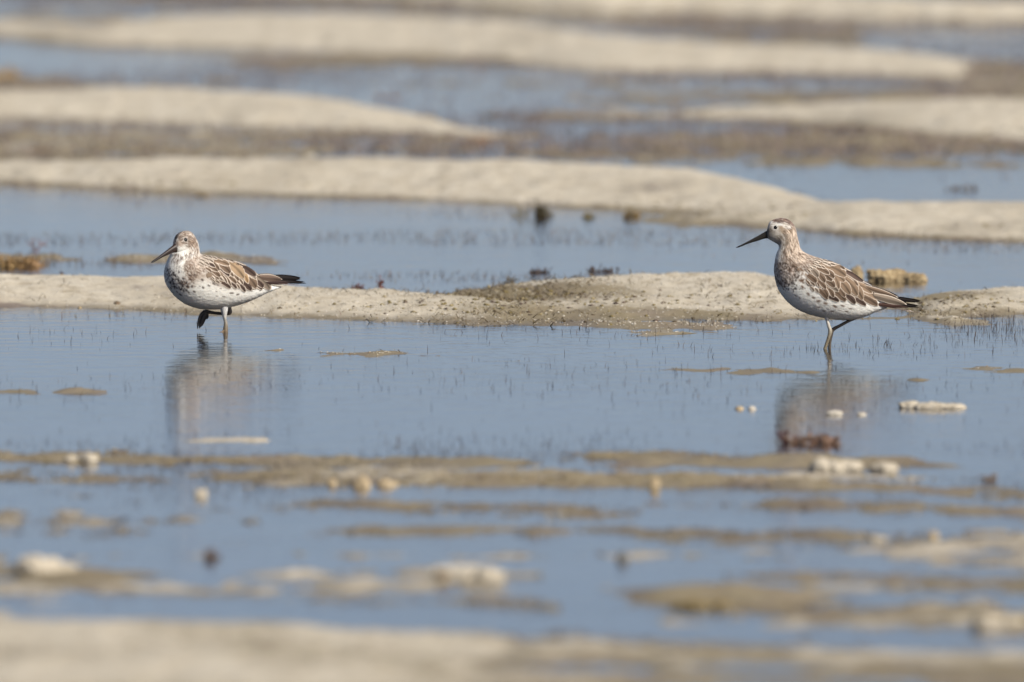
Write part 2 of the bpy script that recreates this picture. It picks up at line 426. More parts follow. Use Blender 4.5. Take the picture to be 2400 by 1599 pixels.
_nt.links.new(_r.outputs[0], _p.inputs['Base Color']); _p.inputs['Roughness'].default_value = .12

HEAD = [(402,208,404,270,22),(410,168,416,288,42),(430,124,443,304,58),(475,97,480,325,70),(540,84,512,350,75),(605,98,515,385,78)]

def polymask(poly, x, y, soft):
    """1 inside the polygon, soft edge of width soft"""
    poly = np.asarray(poly, float)
    inside = np.zeros(x.shape, bool); dist = np.full(x.shape, 1e9)
    n = len(poly)
    for i in range(n):
        x0, y0 = poly[i]; x1, y1 = poly[(i + 1) % n]
        cond = ((y0 > y) != (y1 > y)) & (x < (x1 - x0) * (y - y0) / (y1 - y0 + 1e-12) + x0)
        inside ^= cond
        dx, dy = x1 - x0, y1 - y0
        t = np.clip(((x - x0) * dx + (y - y0) * dy) / (dx * dx + dy * dy + 1e-9), 0, 1)
        dist = np.minimum(dist, np.hypot(x - x0 - t * dx, y - y0 - t * dy))
    sd_ = np.where(inside, dist, -dist)
    return sstep(-soft, soft, sd_)

class Bird:
    NR, NT = 340, 240
    def __init__(s, fx, fy, stations, planeslope):
        """fx, fy: photo pixel where the standing foot meets the water. All shapes in photo pixels
        relative to it: x right, y away, z up; px size s.m metres."""
        s.fx, s.fy = fx, fy
        gx, gy = ground(fx, fy, 0)
        s.m = float(gy) / K * 1.0018
        s.loc = (float(gx), float(gy), 0.0)
        s.slope = planeslope
        P = np.array(stations, float)      # c(3) U(3) L(3)*w
        d = np.r_[0, np.cumsum(np.linalg.norm(np.diff(P[:, :3], axis=0), axis=1) + 1.0)]
        # even ring spacing along the outline
        u = np.linspace(0, d[-1], s.NR)
        m = np.zeros_like(P)
        for k in range(P.shape[1]):
            m[:, k] = np.gradient(P[:, k], d)
        i = np.clip(np.searchsorted(d, u) - 1, 0, len(d) - 2)
        h = (d[i + 1] - d[i])[:, None]; t = ((u - d[i])[:, None]) / h
        Q = ((2*t**3 - 3*t**2 + 1) * P[i] + (t**3 - 2*t**2 + t) * h * m[i] + (-2*t**3 + 3*t**2) * P[i + 1] + (t**3 - t**2) * h * m[i + 1])
        s.Q = Q
        th = np.linspace(0, 2 * math.pi, s.NT, endpoint=False)
        ct, st = np.cos(th)[None, :, None], np.sin(th)[None, :, None]
        G = Q[:, None, 0:3] + Q[:, None, 3:6] * ct + Q[:, None, 6:9] * st
        s.G = G
        du = np.gradient(G, axis=0)
        dv = np.roll(G, -1, 1) - np.roll(G, 1, 1)
        N = np.cross(dv, du); N /= np.linalg.norm(N, axis=2, keepdims=True) + 1e-9
        # outward
        if np.sum((G - Q[:, None, 0:3]) * N) < 0: N = -N
        s.N = N
        s.H = s.NT // 2 + 1                # near half: theta 0..pi
        s.px = s.fx + G[:, :, 0]; s.py = s.fy - G[:, :, 2] - G[:, :, 1] * 0.06
    def inv(s, x, y):
        """photo pixel on the near side -> ring, angle index (float)"""
        x = np.asarray(x, float); y = np.asarray(y, float)
        sh = x.shape; x = x.ravel(); y = y.ravel()
        PX = s.px[:, :s.H]; PY = s.py[:, :s.H]
        fac = s.N[:, :s.H, 1]
        R = np.zeros(len(x)); T = np.zeros(len(x))
        for k in range(len(x)):
            d = (PX - x[k]) ** 2 + (PY - y[k]) ** 2 + np.where(fac > -0.02, 400, 0)
            i, j = np.unravel_index(np.argmin(d), d.shape)
            i0 = min(max(i, 1), s.NR - 2); j0 = min(max(j, 1), s.H - 2)
            A = np.array([[PX[i0+1,j0]-PX[i0-1,j0], PX[i0,j0+1]-PX[i0,j0-1]], [PY[i0+1,j0]-PY[i0-1,j0], PY[i0,j0+1]-PY[i0,j0-1]]]) / 2
            det = np.linalg.det(A)
            r_, t_ = float(i), float(j)
            if abs(det) > 0.15:
                q = np.linalg.solve(A, [x[k] - PX[i0, j0], y[k] - PY[i0, j0]])
                r_ = i0 + np.clip(q[0], -1.5, 1.5); t_ = j0 + np.clip(q[1], -1.5, 1.5)
            R[k] = np.clip(r_, 0, s.NR - 1.001); T[k] = np.clip(t_, 0, s.H - 1.001)
        return R.reshape(sh), T.reshape(sh)
    def ev(s, R, T, far=False):
        """position and normal at ring R, angle index T (far: mirrored side)"""
        if far: T = (s.NT - T) % s.NT
        i = np.floor(R).astype(int); j = np.floor(T).astype(int) % s.NT
        fi = (R - i)[..., None]; fj = (T - np.floor(T))[..., None]
        i1 = np.minimum(i + 1, s.NR - 1); j1 = (j + 1) % s.NT
        def bl(A): return (A[i, j] * (1 - fi) + A[i1, j] * fi) * (1 - fj) + (A[i, j1] * (1 - fi) + A[i1, j1] * fi) * fj
        n = bl(s.N)
        return bl(s.G), n / (np.linalg.norm(n, axis=-1, keepdims=True) + 1e-9)
    def plane_y(s, x):                      # depth of the body's middle plane at photo x
        return (x - s.fx) * s.slope
    def w(s, P):                            # px -> metres
        return np.asarray(P) * s.m

def stations(fx, fy, headpos, headyaw, body, bscale, bodyx0, bodyy0):
    """body rows: Tx Ty Bx By w yaw  in zoom pixels"""
    out = []
    ex, ey, y0 = headpos
    c, sn = math.cos(headyaw), math.sin(headyaw)
    for Tx, Ty, Bx, By, w in HEAD:
        t = np.array([(Tx - 483) / 4.127, -(Ty - 177) / 4.127]); b = np.array([(Bx - 483) / 4.127, -(By - 177) / 4.127])
        def p3(q): return np.array([ex - fx + q[0] * c, y0 + q[0] * sn, fy - ey + q[1]])
        T, B = p3(t), p3(b)
        L = np.array([sn, -c, 0]) * w / 4.127
        out.append(np.r_[(T + B) / 2, (T - B) / 2, L])
    for Tx, Ty, Bx, By, w, yaw in body:
        yaw = math.radians(yaw)
        tx, ty, bx, by = bodyx0 + Tx / bscale - fx, fy - bodyy0 - Ty / bscale, bodyx0 + Bx / bscale - fx, fy - bodyy0 - By / bscale
        cx = (tx + bx) / 2
        yc = cx * math.tan(math.radians(body[-1][5]))
        if yaw > math.radians(body[-1][5]) + .01: yc += (body_neck_off)
        T = np.array([tx, yc + (tx - cx) * math.tan(yaw), ty]); B = np.array([bx, yc + (bx - cx) * math.tan(yaw), by])
        L = np.array([math.sin(yaw), -math.cos(yaw), 0]) * w / bscale
        out.append(np.r_[(T + B) / 2, (T - B) / 2, L])
    return out
body_neck_off = 0.0

WHITE = np.array([.88, .86, .78]); BUFF = np.array([.50, .41, .32]); BRN = np.array([.105, .068, .043]); MID = np.array([.30, .225, .16])
DARK = np.array([.035, .028, .026])

def paint_body(B, base_regions, spots, streaks):
    H = B.H
    X = B.px[:, :H]; Y = B.py[:, :H]
    Cc = np.zeros((B.NR, H, 3)) + WHITE
    for poly, c, soft, amt in base_regions:
        m_ = polymask(poly, X, Y, soft)[..., None] * amt
        nz = 0.75 + 0.5 * vnoise(X * .35 + 5, Y * .35, 3)[..., None]
        Cc = Cc * (1 - np.clip(m_ * nz, 0, 1)) + np.array(c) * np.clip(m_ * nz, 0, 1)
    G = B.G[:, :H]
    du = np.gradient(B.G, axis=0)[:, :H]
    rs = np.linalg.norm(du, axis=2)
    def dab(r, t, ln, wd, c, amt, ang):
        i, j = int(round(r)), int(round(t))
        i = min(max(i, 0), B.NR - 1); j = min(max(j, 0), H - 1)
        k = int(3 * max(ln, wd) / max(rs[i, j], .15)) + 2; k = min(k, 80)
        a, b_ = max(0, i - k), min(B.NR, i + k + 1)
        v = G[a:b_] - G[i, j]
        t1 = du[i, j] / (np.linalg.norm(du[i, j]) + 1e-9); n1 = B.N[i, j]; t2 = np.cross(n1, t1)
        ca, sa = math.cos(ang), math.sin(ang)
        e1, e2 = t1 * ca + t2 * sa, -t1 * sa + t2 * ca
        p, q, nn = v @ e1, v @ e2, v @ n1
        g = np.exp(-((np.abs(p) / ln) ** 3.4 + (np.abs(q) / wd) ** 3.4)) * (np.abs(nn) < 4 + ln)
        g = (g * amt)[..., None]
        Cc[a:b_] = Cc[a:b_] * (1 - g) + np.array(c) * g
    for poly, n, ln, wd, c, amt in streaks:
        poly = np.array(poly)
        x = rng.uniform(poly[:, 0].min(), poly[:, 0].max(), n * 3); y = rng.uniform(poly[:, 1].min(), poly[:, 1].max(), n * 3)
        ok = np.where(polymask(poly, x, y, .01) > .5)[0][:n]
        R, T = B.inv(x[ok], y[ok])
        for r, t in zip(R, T):
            dab(r, t, ln * rng.uniform(.6, 1.4), wd * rng.uniform(.7, 1.3), np.array(c) * rng.uniform(.7, 1.4), amt * rng.uniform(.5, 1), rng.normal(0, .2))
    if len(spots):
        sp = np.array([[q[0], q[1]] for q in spots])
        R, T = B.inv(sp[:, 0], sp[:, 1])
        for (x, y, ln, wd, c, *rest), r, t in zip(spots, R, T):
            dab(r, t, ln, wd, c, .92, rest[0] if rest else rng.normal(0, .3))
    full = np.zeros((B.NR, B.NT, 3))
    full[:, :H] = Cc
    full[:, H:] = Cc[:, 1:H - 1][:, ::-1]
    return full

def loft_tube(pts, radii, n=14, squash=1.0):
    """tube through 3D points with radii, capped"""
    pts = np.array(pts, float); radii = np.array(radii, float)
    d = np.r_[0, np.cumsum(np.linalg.norm(np.diff(pts, axis=0), axis=1))]
    u = np.linspace(0, d[-1], max(6, int(len(pts) * 6)))
    def herm(f):
        m = np.gradient(f, d, axis=0); i = np.clip(np.searchsorted(d, u) - 1, 0, len(d) - 2)
        h = d[i + 1] - d[i]; t = (u - d[i]) / h
        if f.ndim > 1: h = h[:, None]; t = t[:, None]
        return (2*t**3 - 3*t**2 + 1) * f[i] + (t**3 - 2*t**2 + t) * h * m[i] * .8 + (-2*t**3 + 3*t**2) * f[i + 1] + (t**3 - t**2) * h * m[i + 1] * .8
    p = herm(pts); r = np.maximum(herm(radii), radii.max() * .02)
    tg = np.gradient(p, axis=0); tg /= np.linalg.norm(tg, axis=1, keepdims=True) + 1e-12
    up = np.array([0, 1., 0])
    a = np.cross(tg, up); a /= np.linalg.norm(a, axis=1, keepdims=True) + 1e-9
    b = np.cross(tg, a)
    th = np.linspace(0, 2 * math.pi, n, endpoint=False)
    V = p[:, None] + (a[:, None] * np.cos(th)[None, :, None] + b[:, None] * np.sin(th)[None, :, None] * squash) * r[:, None, None]
    k = len(u)
    F = grid_faces(k, n, True).tolist()
    V = V.reshape(-1, 3)
    F.append(list(range(n))[::-1]); F.append([(k - 1) * n + q for q in range(n)])
    return V, F, np.repeat(u / u[-1], n)

TT = np.array([0, .2, .4, .55, .68, .78, .86, .92, .965, 1.0])
SS = np.array([-1, -.84, -.72, -.35, -.06, .06, .35, .72, .84, 1])
def prof(t, pointy=.45):
    p = .62 + .38 * np.sin(np.clip(t / .6, 0, 1) * math.pi / 2)
    q = np.clip((t - (1 - pointy)) / pointy, 0, 1)
    return p * np.clip(1 - q ** 1.7, 0, 1) ** .72

def feather_colors(t, s, c, fringe, shaft, fr_w=.16):
    e = np.maximum(np.abs(s), sstep(.84, 1.0, t) * 1.0)
    edge = sstep(1 - fr_w * 1.7, 1 - fr_w * .6, e)[..., None]
    tipdark = sstep(.35, .85, t)[..., None] * (1 - np.abs(s))[..., None]
    cc = np.array(c) * (1 - .5 * tipdark)
    cc = cc * (1 - .35 * (np.abs(s) < .1)[..., None] * shaft)
    cc = cc + (np.array(c) * .22) * ((np.abs(s) > .3) & (np.abs(s) < .8))[..., None]
    return cc * (1 - edge) + np.array(fringe) * edge

def make_bird(name, label, B, regions, spots, streaks, wingpoly, feathers, tfeat, eye, head_off, billspec, legs, bodyname='body', group=None):
    root = empty(name, B.loc)
    tag(root, label, 'bird', group)
    colr = paint_body(B, regions, spots, streaks)
    # fine feather relief on the body
    G = B.G.copy()
    nz = fbm(B.px * .9, B.py * .9 + (np.arange(B.NT) > B.H)[None, :] * 50, 5, 2) - .5
    tuft = fbm(B.px * .16 + 9, B.py * .34, 15, 3) - .5
    body_ = sstep(60, 110, np.arange(B.NR))[:, None]
    G = G + B.N * (nz * .6 + tuft * 1.3 * body_)[..., None]
    V = G.reshape(-1, 3)
    F = grid_faces(B.NR, B.NT, True).tolist()
    F.append(list(range(B.NT))[::-1]); F.append([(B.NR - 1) * B.NT + q for q in range(B.NT)])
    mesh_obj('body', B.w(V), F, M_PLUM, root, colors=colr.reshape(-1, 3))
    # eyes
    R, T = B.inv([eye[0]], [eye[1]])
    for far in (False, True):
        P, N = B.ev(R, T, far)
        r = eye[2]
        th = np.linspace(0, math.pi, 13)[:, None]; ph = np.linspace(0, 2 * math.pi, 20, endpoint=False)[None]
        n = N[0]; a = np.cross(n, [0, 0, 1.]); a /= np.linalg.norm(a); b = np.cross(a, n)
        S_ = (n * np.cos(th)[..., None] * .75 + (a * np.cos(ph)[..., None] + b * np.sin(ph)[..., None]) * np.sin(th)[..., None]) * r
        Vv = (P[0] - n * r * .35 + S_).reshape(-1, 3)
        e = mesh_obj('eye', B.w(Vv), grid_faces(13, 20, True), M_EYE, root)
    # bill
    hx, hy, h0, yaw = billspec['pos'] + (billspec['yaw'],)
    c, sn = math.cos(yaw), math.sin(yaw)
    rows = billspec['rows']               # x, ytop, ybot relative to the eye in zoom px of the right bird
    ring = []
    nT = 16
    cols = []
    for (x, yt, yb, w) in rows:
        q = (x - 483) / 4.127; zt = -(yt - 177) / 4.127; zb = -(yb - 177) / 4.127
        cen = np.array([hx - B.fx + q * c, h0 + q * sn, B.fy - hy + (zt + zb) / 2])
        U = np.array([0, 0, (zt - zb) / 2]); L = np.array([sn, -c, 0]) * w / 4.127
        th = np.linspace(0, 2 * math.pi, nT, endpoint=False)
        ring.append(cen + U * np.cos(th)[:, None] + L * np.sin(th)[:, None])
        k = (410 - x) / 310
        cc = np.array(billspec['c0']) * (1 - k) + np.array(billspec['c1']) * k
        cm = np.where((np.abs(np.cos(th) + .15) < .16)[:, None], cc * .6, cc)     # gape line
        cols.append(cm)
    Vb = np.concatenate(ring); Fb = grid_faces(len(rows), nT, True).tolist()
    Fb.append(list(range(nT))[::-1]); Fb.append([(len(rows) - 1) * nT + q for q in range(nT)])
    mesh_obj('bill', B.w(Vb), Fb, M_BILL, root, colors=np.concatenate(cols))
    # wings, with their covering feathers
    wt = np.array(wingpoly, float)
    Rt, Tt = B.inv(wt[:, 0], wt[:, 1]); Rb, Tb = B.inv(wt[:, 2], wt[:, 3])
    prep = []
    for f in feathers:
        bx, by, tx, ty, hw, c, fr = f
        d = np.array([tx - bx, ty - by]); ln = np.linalg.norm(d); d = d / ln; n = np.array([-d[1], d[0]])
        t, s = np.meshgrid(TT, SS, indexing='ij')
        bow = .06 * ln * np.sin(t * math.pi)
        x = bx + d[0] * ln * t + n[0] * (hw * prof(t) * s - bow); y = by + d[1] * ln * t + n[1] * (hw * prof(t) * s - bow)
        R, T = B.inv(x, y)
        off = .5 + t * min(1.5, .6 + ln * .03) - np.abs(s) ** 2 * .35 + (1 - np.clip((by - wt[:, 1].min()) / 90, 0, 1)) * .8 + rng.uniform(0, .25)
        ccol = np.array(c) * rng.uniform(.88, 1.12)
        prep.append((R, T, off, feather_colors(t, s, ccol, fr, 1.0, min(.3, .55 / max(hw / 2, 1)))))
    for far in (False, True):
        u = np.linspace(0, 1, 40)[:, None]; v = np.linspace(0, 1, 26)[None]
        k = np.linspace(0, 1, len(wt))
        R = np.interp(u[:, 0], k, Rt)[:, None] * (1 - v) + np.interp(u[:, 0], k, Rb)[:, None] * v
        T = np.interp(u[:, 0], k, Tt)[:, None] * (1 - v) + np.interp(u[:, 0], k, Tb)[:, None] * v
        P, N = B.ev(R, T, far)
        rim = np.minimum(np.minimum(u, 1 - u) * 8, np.minimum(v, 1 - v) * 6 + 0 * u)
        off = -1.0 + 1.5 * np.clip(rim, 0, 1)
        Vw = (P + N * off[..., None]).reshape(-1, 3)
        cw = np.zeros((len(Vw), 3)) + MID * .9
        # close the wing with an inner side
        Vi = (P - N * 1.6).reshape(-1, 3)
        nF = grid_faces(40, 26)
        Fw = np.concatenate([nF, nF[:, ::-1] + len(Vw)])
        wing = mesh_obj('wing', B.w(np.concatenate([Vw, Vi])), Fw, M_FEA, root, colors=np.concatenate([cw, cw]))
        for (R_, T_, off_, cc) in prep:
            P, N = B.ev(R_, T_, far)
            Vf = (P + N * off_[..., None]).reshape(-1, 3)
            mesh_obj('feather', B.w(Vf), grid_faces(len(TT), len(SS)), M_FEA, wing, colors=cc.reshape(-1, 3))
        sg = 1 if far else -1
        for (nm, bx, by, tx, ty, hw, l0, l1, c, fr, frw) in tfeat:
            if nm == 'tail_feather': continue
            d = np.array([tx - bx, ty - by]); ln = np.linalg.norm(d); d = d / ln; n = np.array([-d[1], d[0]])
            t, s = np.meshgrid(np.r_[0, .12, .25, .4, .5, TT[3:]], SS, indexing='ij')
            shift = (3.0 if far else 0)
            x = bx + d[0] * ln * t + n[0] * hw * prof(t, .6) * s; y = by + d[1] * ln * t + n[1] * hw * prof(t, .6) * s - shift * t
            lat = (l0 * (1 - t) + l1 * t) - np.abs(s) * hw * .25 - np.maximum(-s, 0) * hw * .3
            lx, ly = math.sin(math.atan(B.slope)), -math.cos(math.atan(B.slope))
            sgl = -1 if far else 1
            Xp = x - B.fx; 
            Vf = np.stack([Xp + sgl * lat * lx, B.plane_y(x) + sgl * lat * ly, B.fy - y], -1).reshape(-1, 3)
            mesh_obj(nm, B.w(Vf), grid_faces(t.shape[0], t.shape[1]), M_FEA, wing, colors=feather_colors(t, s, c, fr, .5, frw).reshape(-1, 3))
    for (nm, bx, by, tx, ty, hw, l0, l1, c, fr, frw) in tfeat:
        if nm != 'tail_feather': continue
        d = np.array([tx - bx, ty - by]); 
        t, s = np.meshgrid(TT, SS, indexing='ij')
        x = bx + d[0] * t; y = by + d[1] * t + np.abs(s) * 1.2
        lat = l0 * (1 - t) + l1 * t + hw * prof(t, .35) * s
        yy = B.plane_y(x) - lat * .97
        Vf = np.stack([x - B.fx + lat * B.slope, yy, B.fy - y + .25 * l0 / 8], -1).reshape(-1, 3)
        mesh_obj(nm, B.w(Vf), grid_faces(len(TT), len(SS)), M_FEA, root, colors=feather_colors(t, s, c, fr, .5, frw).reshape(-1, 3))
    # legs: main tube then toes
    for leg in legs:
        def conv(pp):
            return np.array([[q[0] - B.fx, q[2], B.fy - q[1]] for q in pp])
        V_, F_, u_ = loft_tube(conv(leg['pts']), [q[3] for q in leg['pts']])
        cs = leg['cols']; ks = np.linspace(0, 1, len(cs))
        kc = np.stack([np.interp(u_, leg.get('ck', ks), [c_[i] for c_ in cs]) for i in range(3)], -1)
        lo = mesh_obj('leg', B.w(V_), F_, M_LEG, root, colors=kc)
        if leg.get('label'): lo['label'] = leg['label']
        for toe in leg['toes']:
            V_, F_, u_ = loft_tube(conv(toe), [q[3] for q in toe], 10)
            mesh_obj('toe', B.w(V_), F_, M_LEG, lo, colors=np.zeros((len(V_), 3)) + np.array(cs[-1]))
    return root

def z2(pts, x0, y0, k):      # zoomed reading -> photo pixels
    return [(x0 + a / k, y0 + b / k) for a, b in pts]

FR = (.80, .70, .58)
# ---- right bird
RB_body = [(655,140,506,402,80,0),(683,200,498,418,81,0),(698,265,490,440,83,0),(713,330,483,470,90,0),(733,390,476,512,106,0),(790,430,469,575,132,0),(865,458,474,645,158,0),
 (950,486,492,728,180,0),(1050,520,528,808,198,0),(1130,558,590,888,206,0),(1200,598,690,968,206,0),(1260,640,820,1023,196,0),(1320,690,960,1056,180,0),(1370,740,1100,1074,155,0),
 (1420,790,1230,1070,125,0),(1470,850,1345,1045,90,0),(1530,900,1450,1000,52,0),(1580,930,1560,960,18,0)]
FXR, FYR = 1984.0, 817.0
st = stations(FXR, FYR, (1700 + 483 / 4.127, 490 + 177 / 4.127, 0.0), 0.0, RB_body, 4.127, 1700, 490)
RB = Bird(FXR, FYR, st, 0.0)
Z = lambda pts: z2(pts, 1700, 490, 4.127)
def P1(x, y): return 1700 + x / 4.127, 490 + y / 4.127
r_regions = [
 (Z([(400,150),(500,90),(680,150),(700,340),(520,360),(440,300),(395,270)]), (.46,.41,.345), 8, .85),
 (Z([(600,60),(720,180),(740,380),(900,440),(1150,540),(1300,640),(1200,760),(900,760),(760,600),(640,560),(560,520),(560,400),(600,300),(640,240)]), (.47,.385,.31), 7, .95),
 (Z([(430,95),(540,60),(650,90),(700,170),(640,150),(560,118),(460,128)]), (.25,.165,.125), 3, .85),
 (Z([(500,165),(560,150),(650,190),(640,245),(540,235)]), (.36,.27,.18), 4, .75),
 (Z([(392,170),(440,180),(478,215),(470,250),(445,275),(392,275)]), (.17,.14,.11), 5, .9),
 (Z([(430,225),(560,235),(560,300),(430,300)]), (.52,.48,.40), 5, .6),
 (Z([(455,470),(540,520),(640,540),(700,640),(650,720),(560,760),(490,740),(465,640)]), (.42,.34,.275), 7, .75),
 (Z([(590,560),(660,540),(690,620),(620,670)]), (.36,.22,.15), 4, .6),
 (Z([(690,580),(790,540),(830,640),(740,720),(660,680)]), (.70,.66,.60), 5, .6),
]
r_streaks = [
 (Z([(590,150),(690,190),(730,390),(860,450),(980,500),(900,640),(780,600),(660,600),(560,560),(530,470),(590,330),(560,240)]), 900, 3.6, .85, (.13,.085,.055), .85),
 (Z([(590,200),(690,220),(720,390),(800,450),(760,520),(640,500),(580,420),(590,300)]), 260, 4.2, .8, (.70,.58,.46), .7),
 (Z([(450,100),(540,70),(640,110),(670,170),(560,140),(460,138)]), 120, 3.5, .8, (.07,.045,.04), .85),
 (Z([(430,120),(530,140),(640,170),(620,200),(520,160),(440,160)]), 60, 3, .8, (.75,.72,.66), .7),
 (Z([(480,260),(600,240),(640,300),(560,400),(510,380),(470,310)]), 170, 3.0, .9, (.20,.16,.12), .7),
 (Z([(490,400),(560,400),(600,480),(560,540),(480,520)]), 110, 3.2, .8, (.30,.25,.21), .6),
 (Z([(470,520),(620,520),(720,600),(700,690),(620,740),(560,770),(490,730),(470,620)]), 330, 2.5, 1.7, (.085,.06,.045), .8),
 (Z([(470,540),(620,540),(720,600),(700,690),(560,760),(470,640)]), 90, 2.2, 1.5, (.70,.62,.54), .7),
 (Z([(700,560),(800,600),(900,700),(820,760),(720,700)]), 90, 2.6, 1.8, (.22,.15,.10), .8),
 (Z([(560,740),(700,700),(800,800),(700,820),(580,800)]), 26, 2.4, 1.5, (.10,.07,.05), .85),
 (Z([(860,450),(1000,500),(1150,570),(1000,640),(860,560)]), 220, 3.0, 1.5, (.14,.095,.065), .8),
]
r_spots = []
for x, y, l, w in [(675,768,3.6,2.8),(742,757,5,3),(800,822,5,3.2),(848,857,4.5,2.8),(895,893,5.5,3.4),(965,915,5.5,3.4),(1060,942,6,3.2),(1135,935,5.5,2.4),(950,985,4,1.9),(1037,990,4.5,2),(1172,990,4,1.8),
   (680,840,3.4,1.4),(895,955,3.8,1.6),(640,715,3,2.4),(612,735,3,2.2),(735,700,3.4,2.6),(560,775,2.6,1.8),(588,770,2.6,1.6),(608,775,2.6,1.6),(720,860,2.6,1),(720,690,4.5,3),(755,685,2,3),(690,740,2.2,1.6),(830,770,4,3),(1210,965,5,1.6)]:
    c = (.18,.112,.075) if x > 700 else (.05,.042,.045)
    r_spots.append((*P1(x, y), l, w, c))
r_spots.append((*P1(483,177), 6.6, 6.4, (.70,.67,.60), 0.0))
r_spots.append((*P1(520,150), 9, 2.6, (.74,.72,.66), 0.1))
F1 = lambda x, y: (1860 + x / 12.06, 590 + y / 12.06)
F2 = lambda x, y: (1980 + x / 12.39, 630 + y / 12.39)
cB, cT, cD, cG = (.155,.108,.074), (.215,.152,.102), (.085,.058,.046), (.20,.16,.122)
rf = []
for a in [ # upper mantle, small
 (560,200,680,250,32,cG),(640,260,760,330,36,cG),(700,230,830,300,38,cG),(820,240,960,300,34,cG),(930,270,1110,310,36,cD),(800,300,960,370,44,cG),(560,300,700,380,40,cG),(500,400,640,470,44,cG),(620,380,780,460,48,cG),
 (740,400,880,490,46,cB),(420,430,540,520,42,cG),(370,500,470,610,46,cB),(940,340,1190,410,46,cB),(1100,300,1320,400,36,cD),(880,340,1060,420,50,cG),
 (1400,420,1660,580,52,cD),(1200,370,1440,530,64,cB),(1480,550,1970,870,125,cD),(960,400,1480,720,150,cT),(860,520,1150,760,100,cB),
 (660,470,1010,650,90,cB),(470,470,700,740,100,cG),(740,590,1090,840,105,cB),(680,620,890,880,95,cB),(390,660,650,880,105,cB),(900,790,1165,1015,110,cB),(1120,640,1270,1080,85,cT),(1160,660,1440,860,110,cT),
 (1220,760,1600,1230,135,cT),(1440,760,1800,1260,145,cT),(1560,820,1950,1380,135,cT),(1640,790,1810,980,62,cB),(960,930,1265,1130,85,cG),(690,830,915,1060,80,cB),(640,850,720,1010,50,cB),(760,950,830,1090,45,cB),
 (350,810,455,945,50,cB),(445,840,600,970,55,cB),(470,990,575,1120,56,cG),(590,1030,700,1160,56,cG),
 (680,1060,965,1350,88,cB),(800,1000,965,1300,82,cB),(990,1050,1125,1300,80,cB),(1240,1030,1450,1290,95,cB),(1130,1110,1475,1400,118,cB),(960,1270,1290,1400,80,cD),(1460,1210,1745,1480,98,cD),(1330,1000,1480,1180,70,cB)]:
    b_ = F1(a[0], a[1]); t_ = F1(a[2], a[3]); rf.append((*b_, *t_, a[4] / 12.06, a[5], FR))
for a in [(330,440,790,730,112,cT),(430,600,1080,945,120,cT),(380,760,965,1075,130,cB),(200,850,620,1075,90,cD),(560,420,900,640,70,cB)]:
    b_ = F2(a[0], a[1]); t_ = F2(a[2], a[3]); rf.append((*b_, *t_, a[4] / 12.39, a[5], FR))
r_t = []
def tf(nm, Fn, k, x0, y0, x1, y1, hw, l0, l1, c, fr, frw): return (nm, *Fn(x0, y0), *Fn(x1, y1), hw / k, l0, l1, c, fr, frw)
BLK = (.016,.013,.012)
r_t += [tf('primary_feather', F2, 12.39, 1000,820,2215,962,62,9,4.5,BLK,BLK,.1), tf('primary_feather', F2, 12.39, 1150,1000,2165,1112,52,13,9,BLK,BLK,.1),
 tf('primary_feather', F2, 12.39, 850,1010,1850,1112,58,16,12,(.07,.04,.032),(.09,.06,.05),.1),
 tf('tertial_feather', F2, 12.39, 560,500,1550,835,80,17,7,cB,FR,.14), tf('tertial_feather', F2, 12.39, 820,760,1800,1035,118,19,11.5,cG,FR,.13),
 tf('tertial_feather', F2, 12.39, 380,330,790,505,40,14,8,(.2,.16,.13),(.62,.60,.58),.3),
 tf('tail_feather', F2, 12.39, 1000,1050,1930,1215,60,7,9,(.22,.17,.15),(.5,.44,.4),.12), tf('tail_feather', F2, 12.39, 1000,1060,1990,1235,60,0,0,(.22,.17,.15),(.5,.44,.4),.12),
 tf('tail_feather', F2, 12.39, 1000,1050,1930,1215,60,-7,-9,(.22,.17,.15),(.5,.44,.4),.12)]
wing_r = [(*P1(790,560), *P1(800,640)), (*P1(880,500), *P1(790,720)), (*P1(980,500), *P1(880,800)), (*P1(1080,540), *P1(960,860)), (*P1(1180,600), *P1(1060,900)), (*P1(1260,655), *P1(1150,920)), (*P1(1330,715), *P1(1260,930)), (*P1(1400,790), *P1(1380,935)), (*P1(1480,870), *P1(1470,930))]
L7 = lambda x, y: (1900 + x / 12.06, 740 + y / 12.06)
def lp(Fn, x, y, d, r): a = Fn(x, y); return (a[0], a[1], d, r)
leg_r1 = dict(pts=[lp(L7,420,-60,-10,9),lp(L7,455,80,-11,4.6),lp(L7,500,250,-12,3.9),lp(L7,548,420,-13,4.8),lp(L7,520,560,-13,4.2),lp(L7,450,780,-14,3.9),lp(L7,385,980,-15,4.1),lp(L7,335,1180,-16,3.8)],
  cols=[(.72,.70,.66),(.70,.67,.6),(.50,.46,.38),(.34,.30,.22),(.20,.165,.11),(.22,.185,.12),(.22,.185,.12),(.2,.17,.11)], toes=[[lp(L7,335,1170,-16,3.6),lp(L7,180,1230,-20,3),lp(L7,40,1250,-24,2)],[lp(L7,335,1170,-16,3.6),lp(L7,190,1240,-8,3),lp(L7,60,1250,0,2)],[lp(L7,335,1170,-16,3.4),lp(L7,230,1260,-14,2.8),lp(L7,20,1260,-12,2)]])
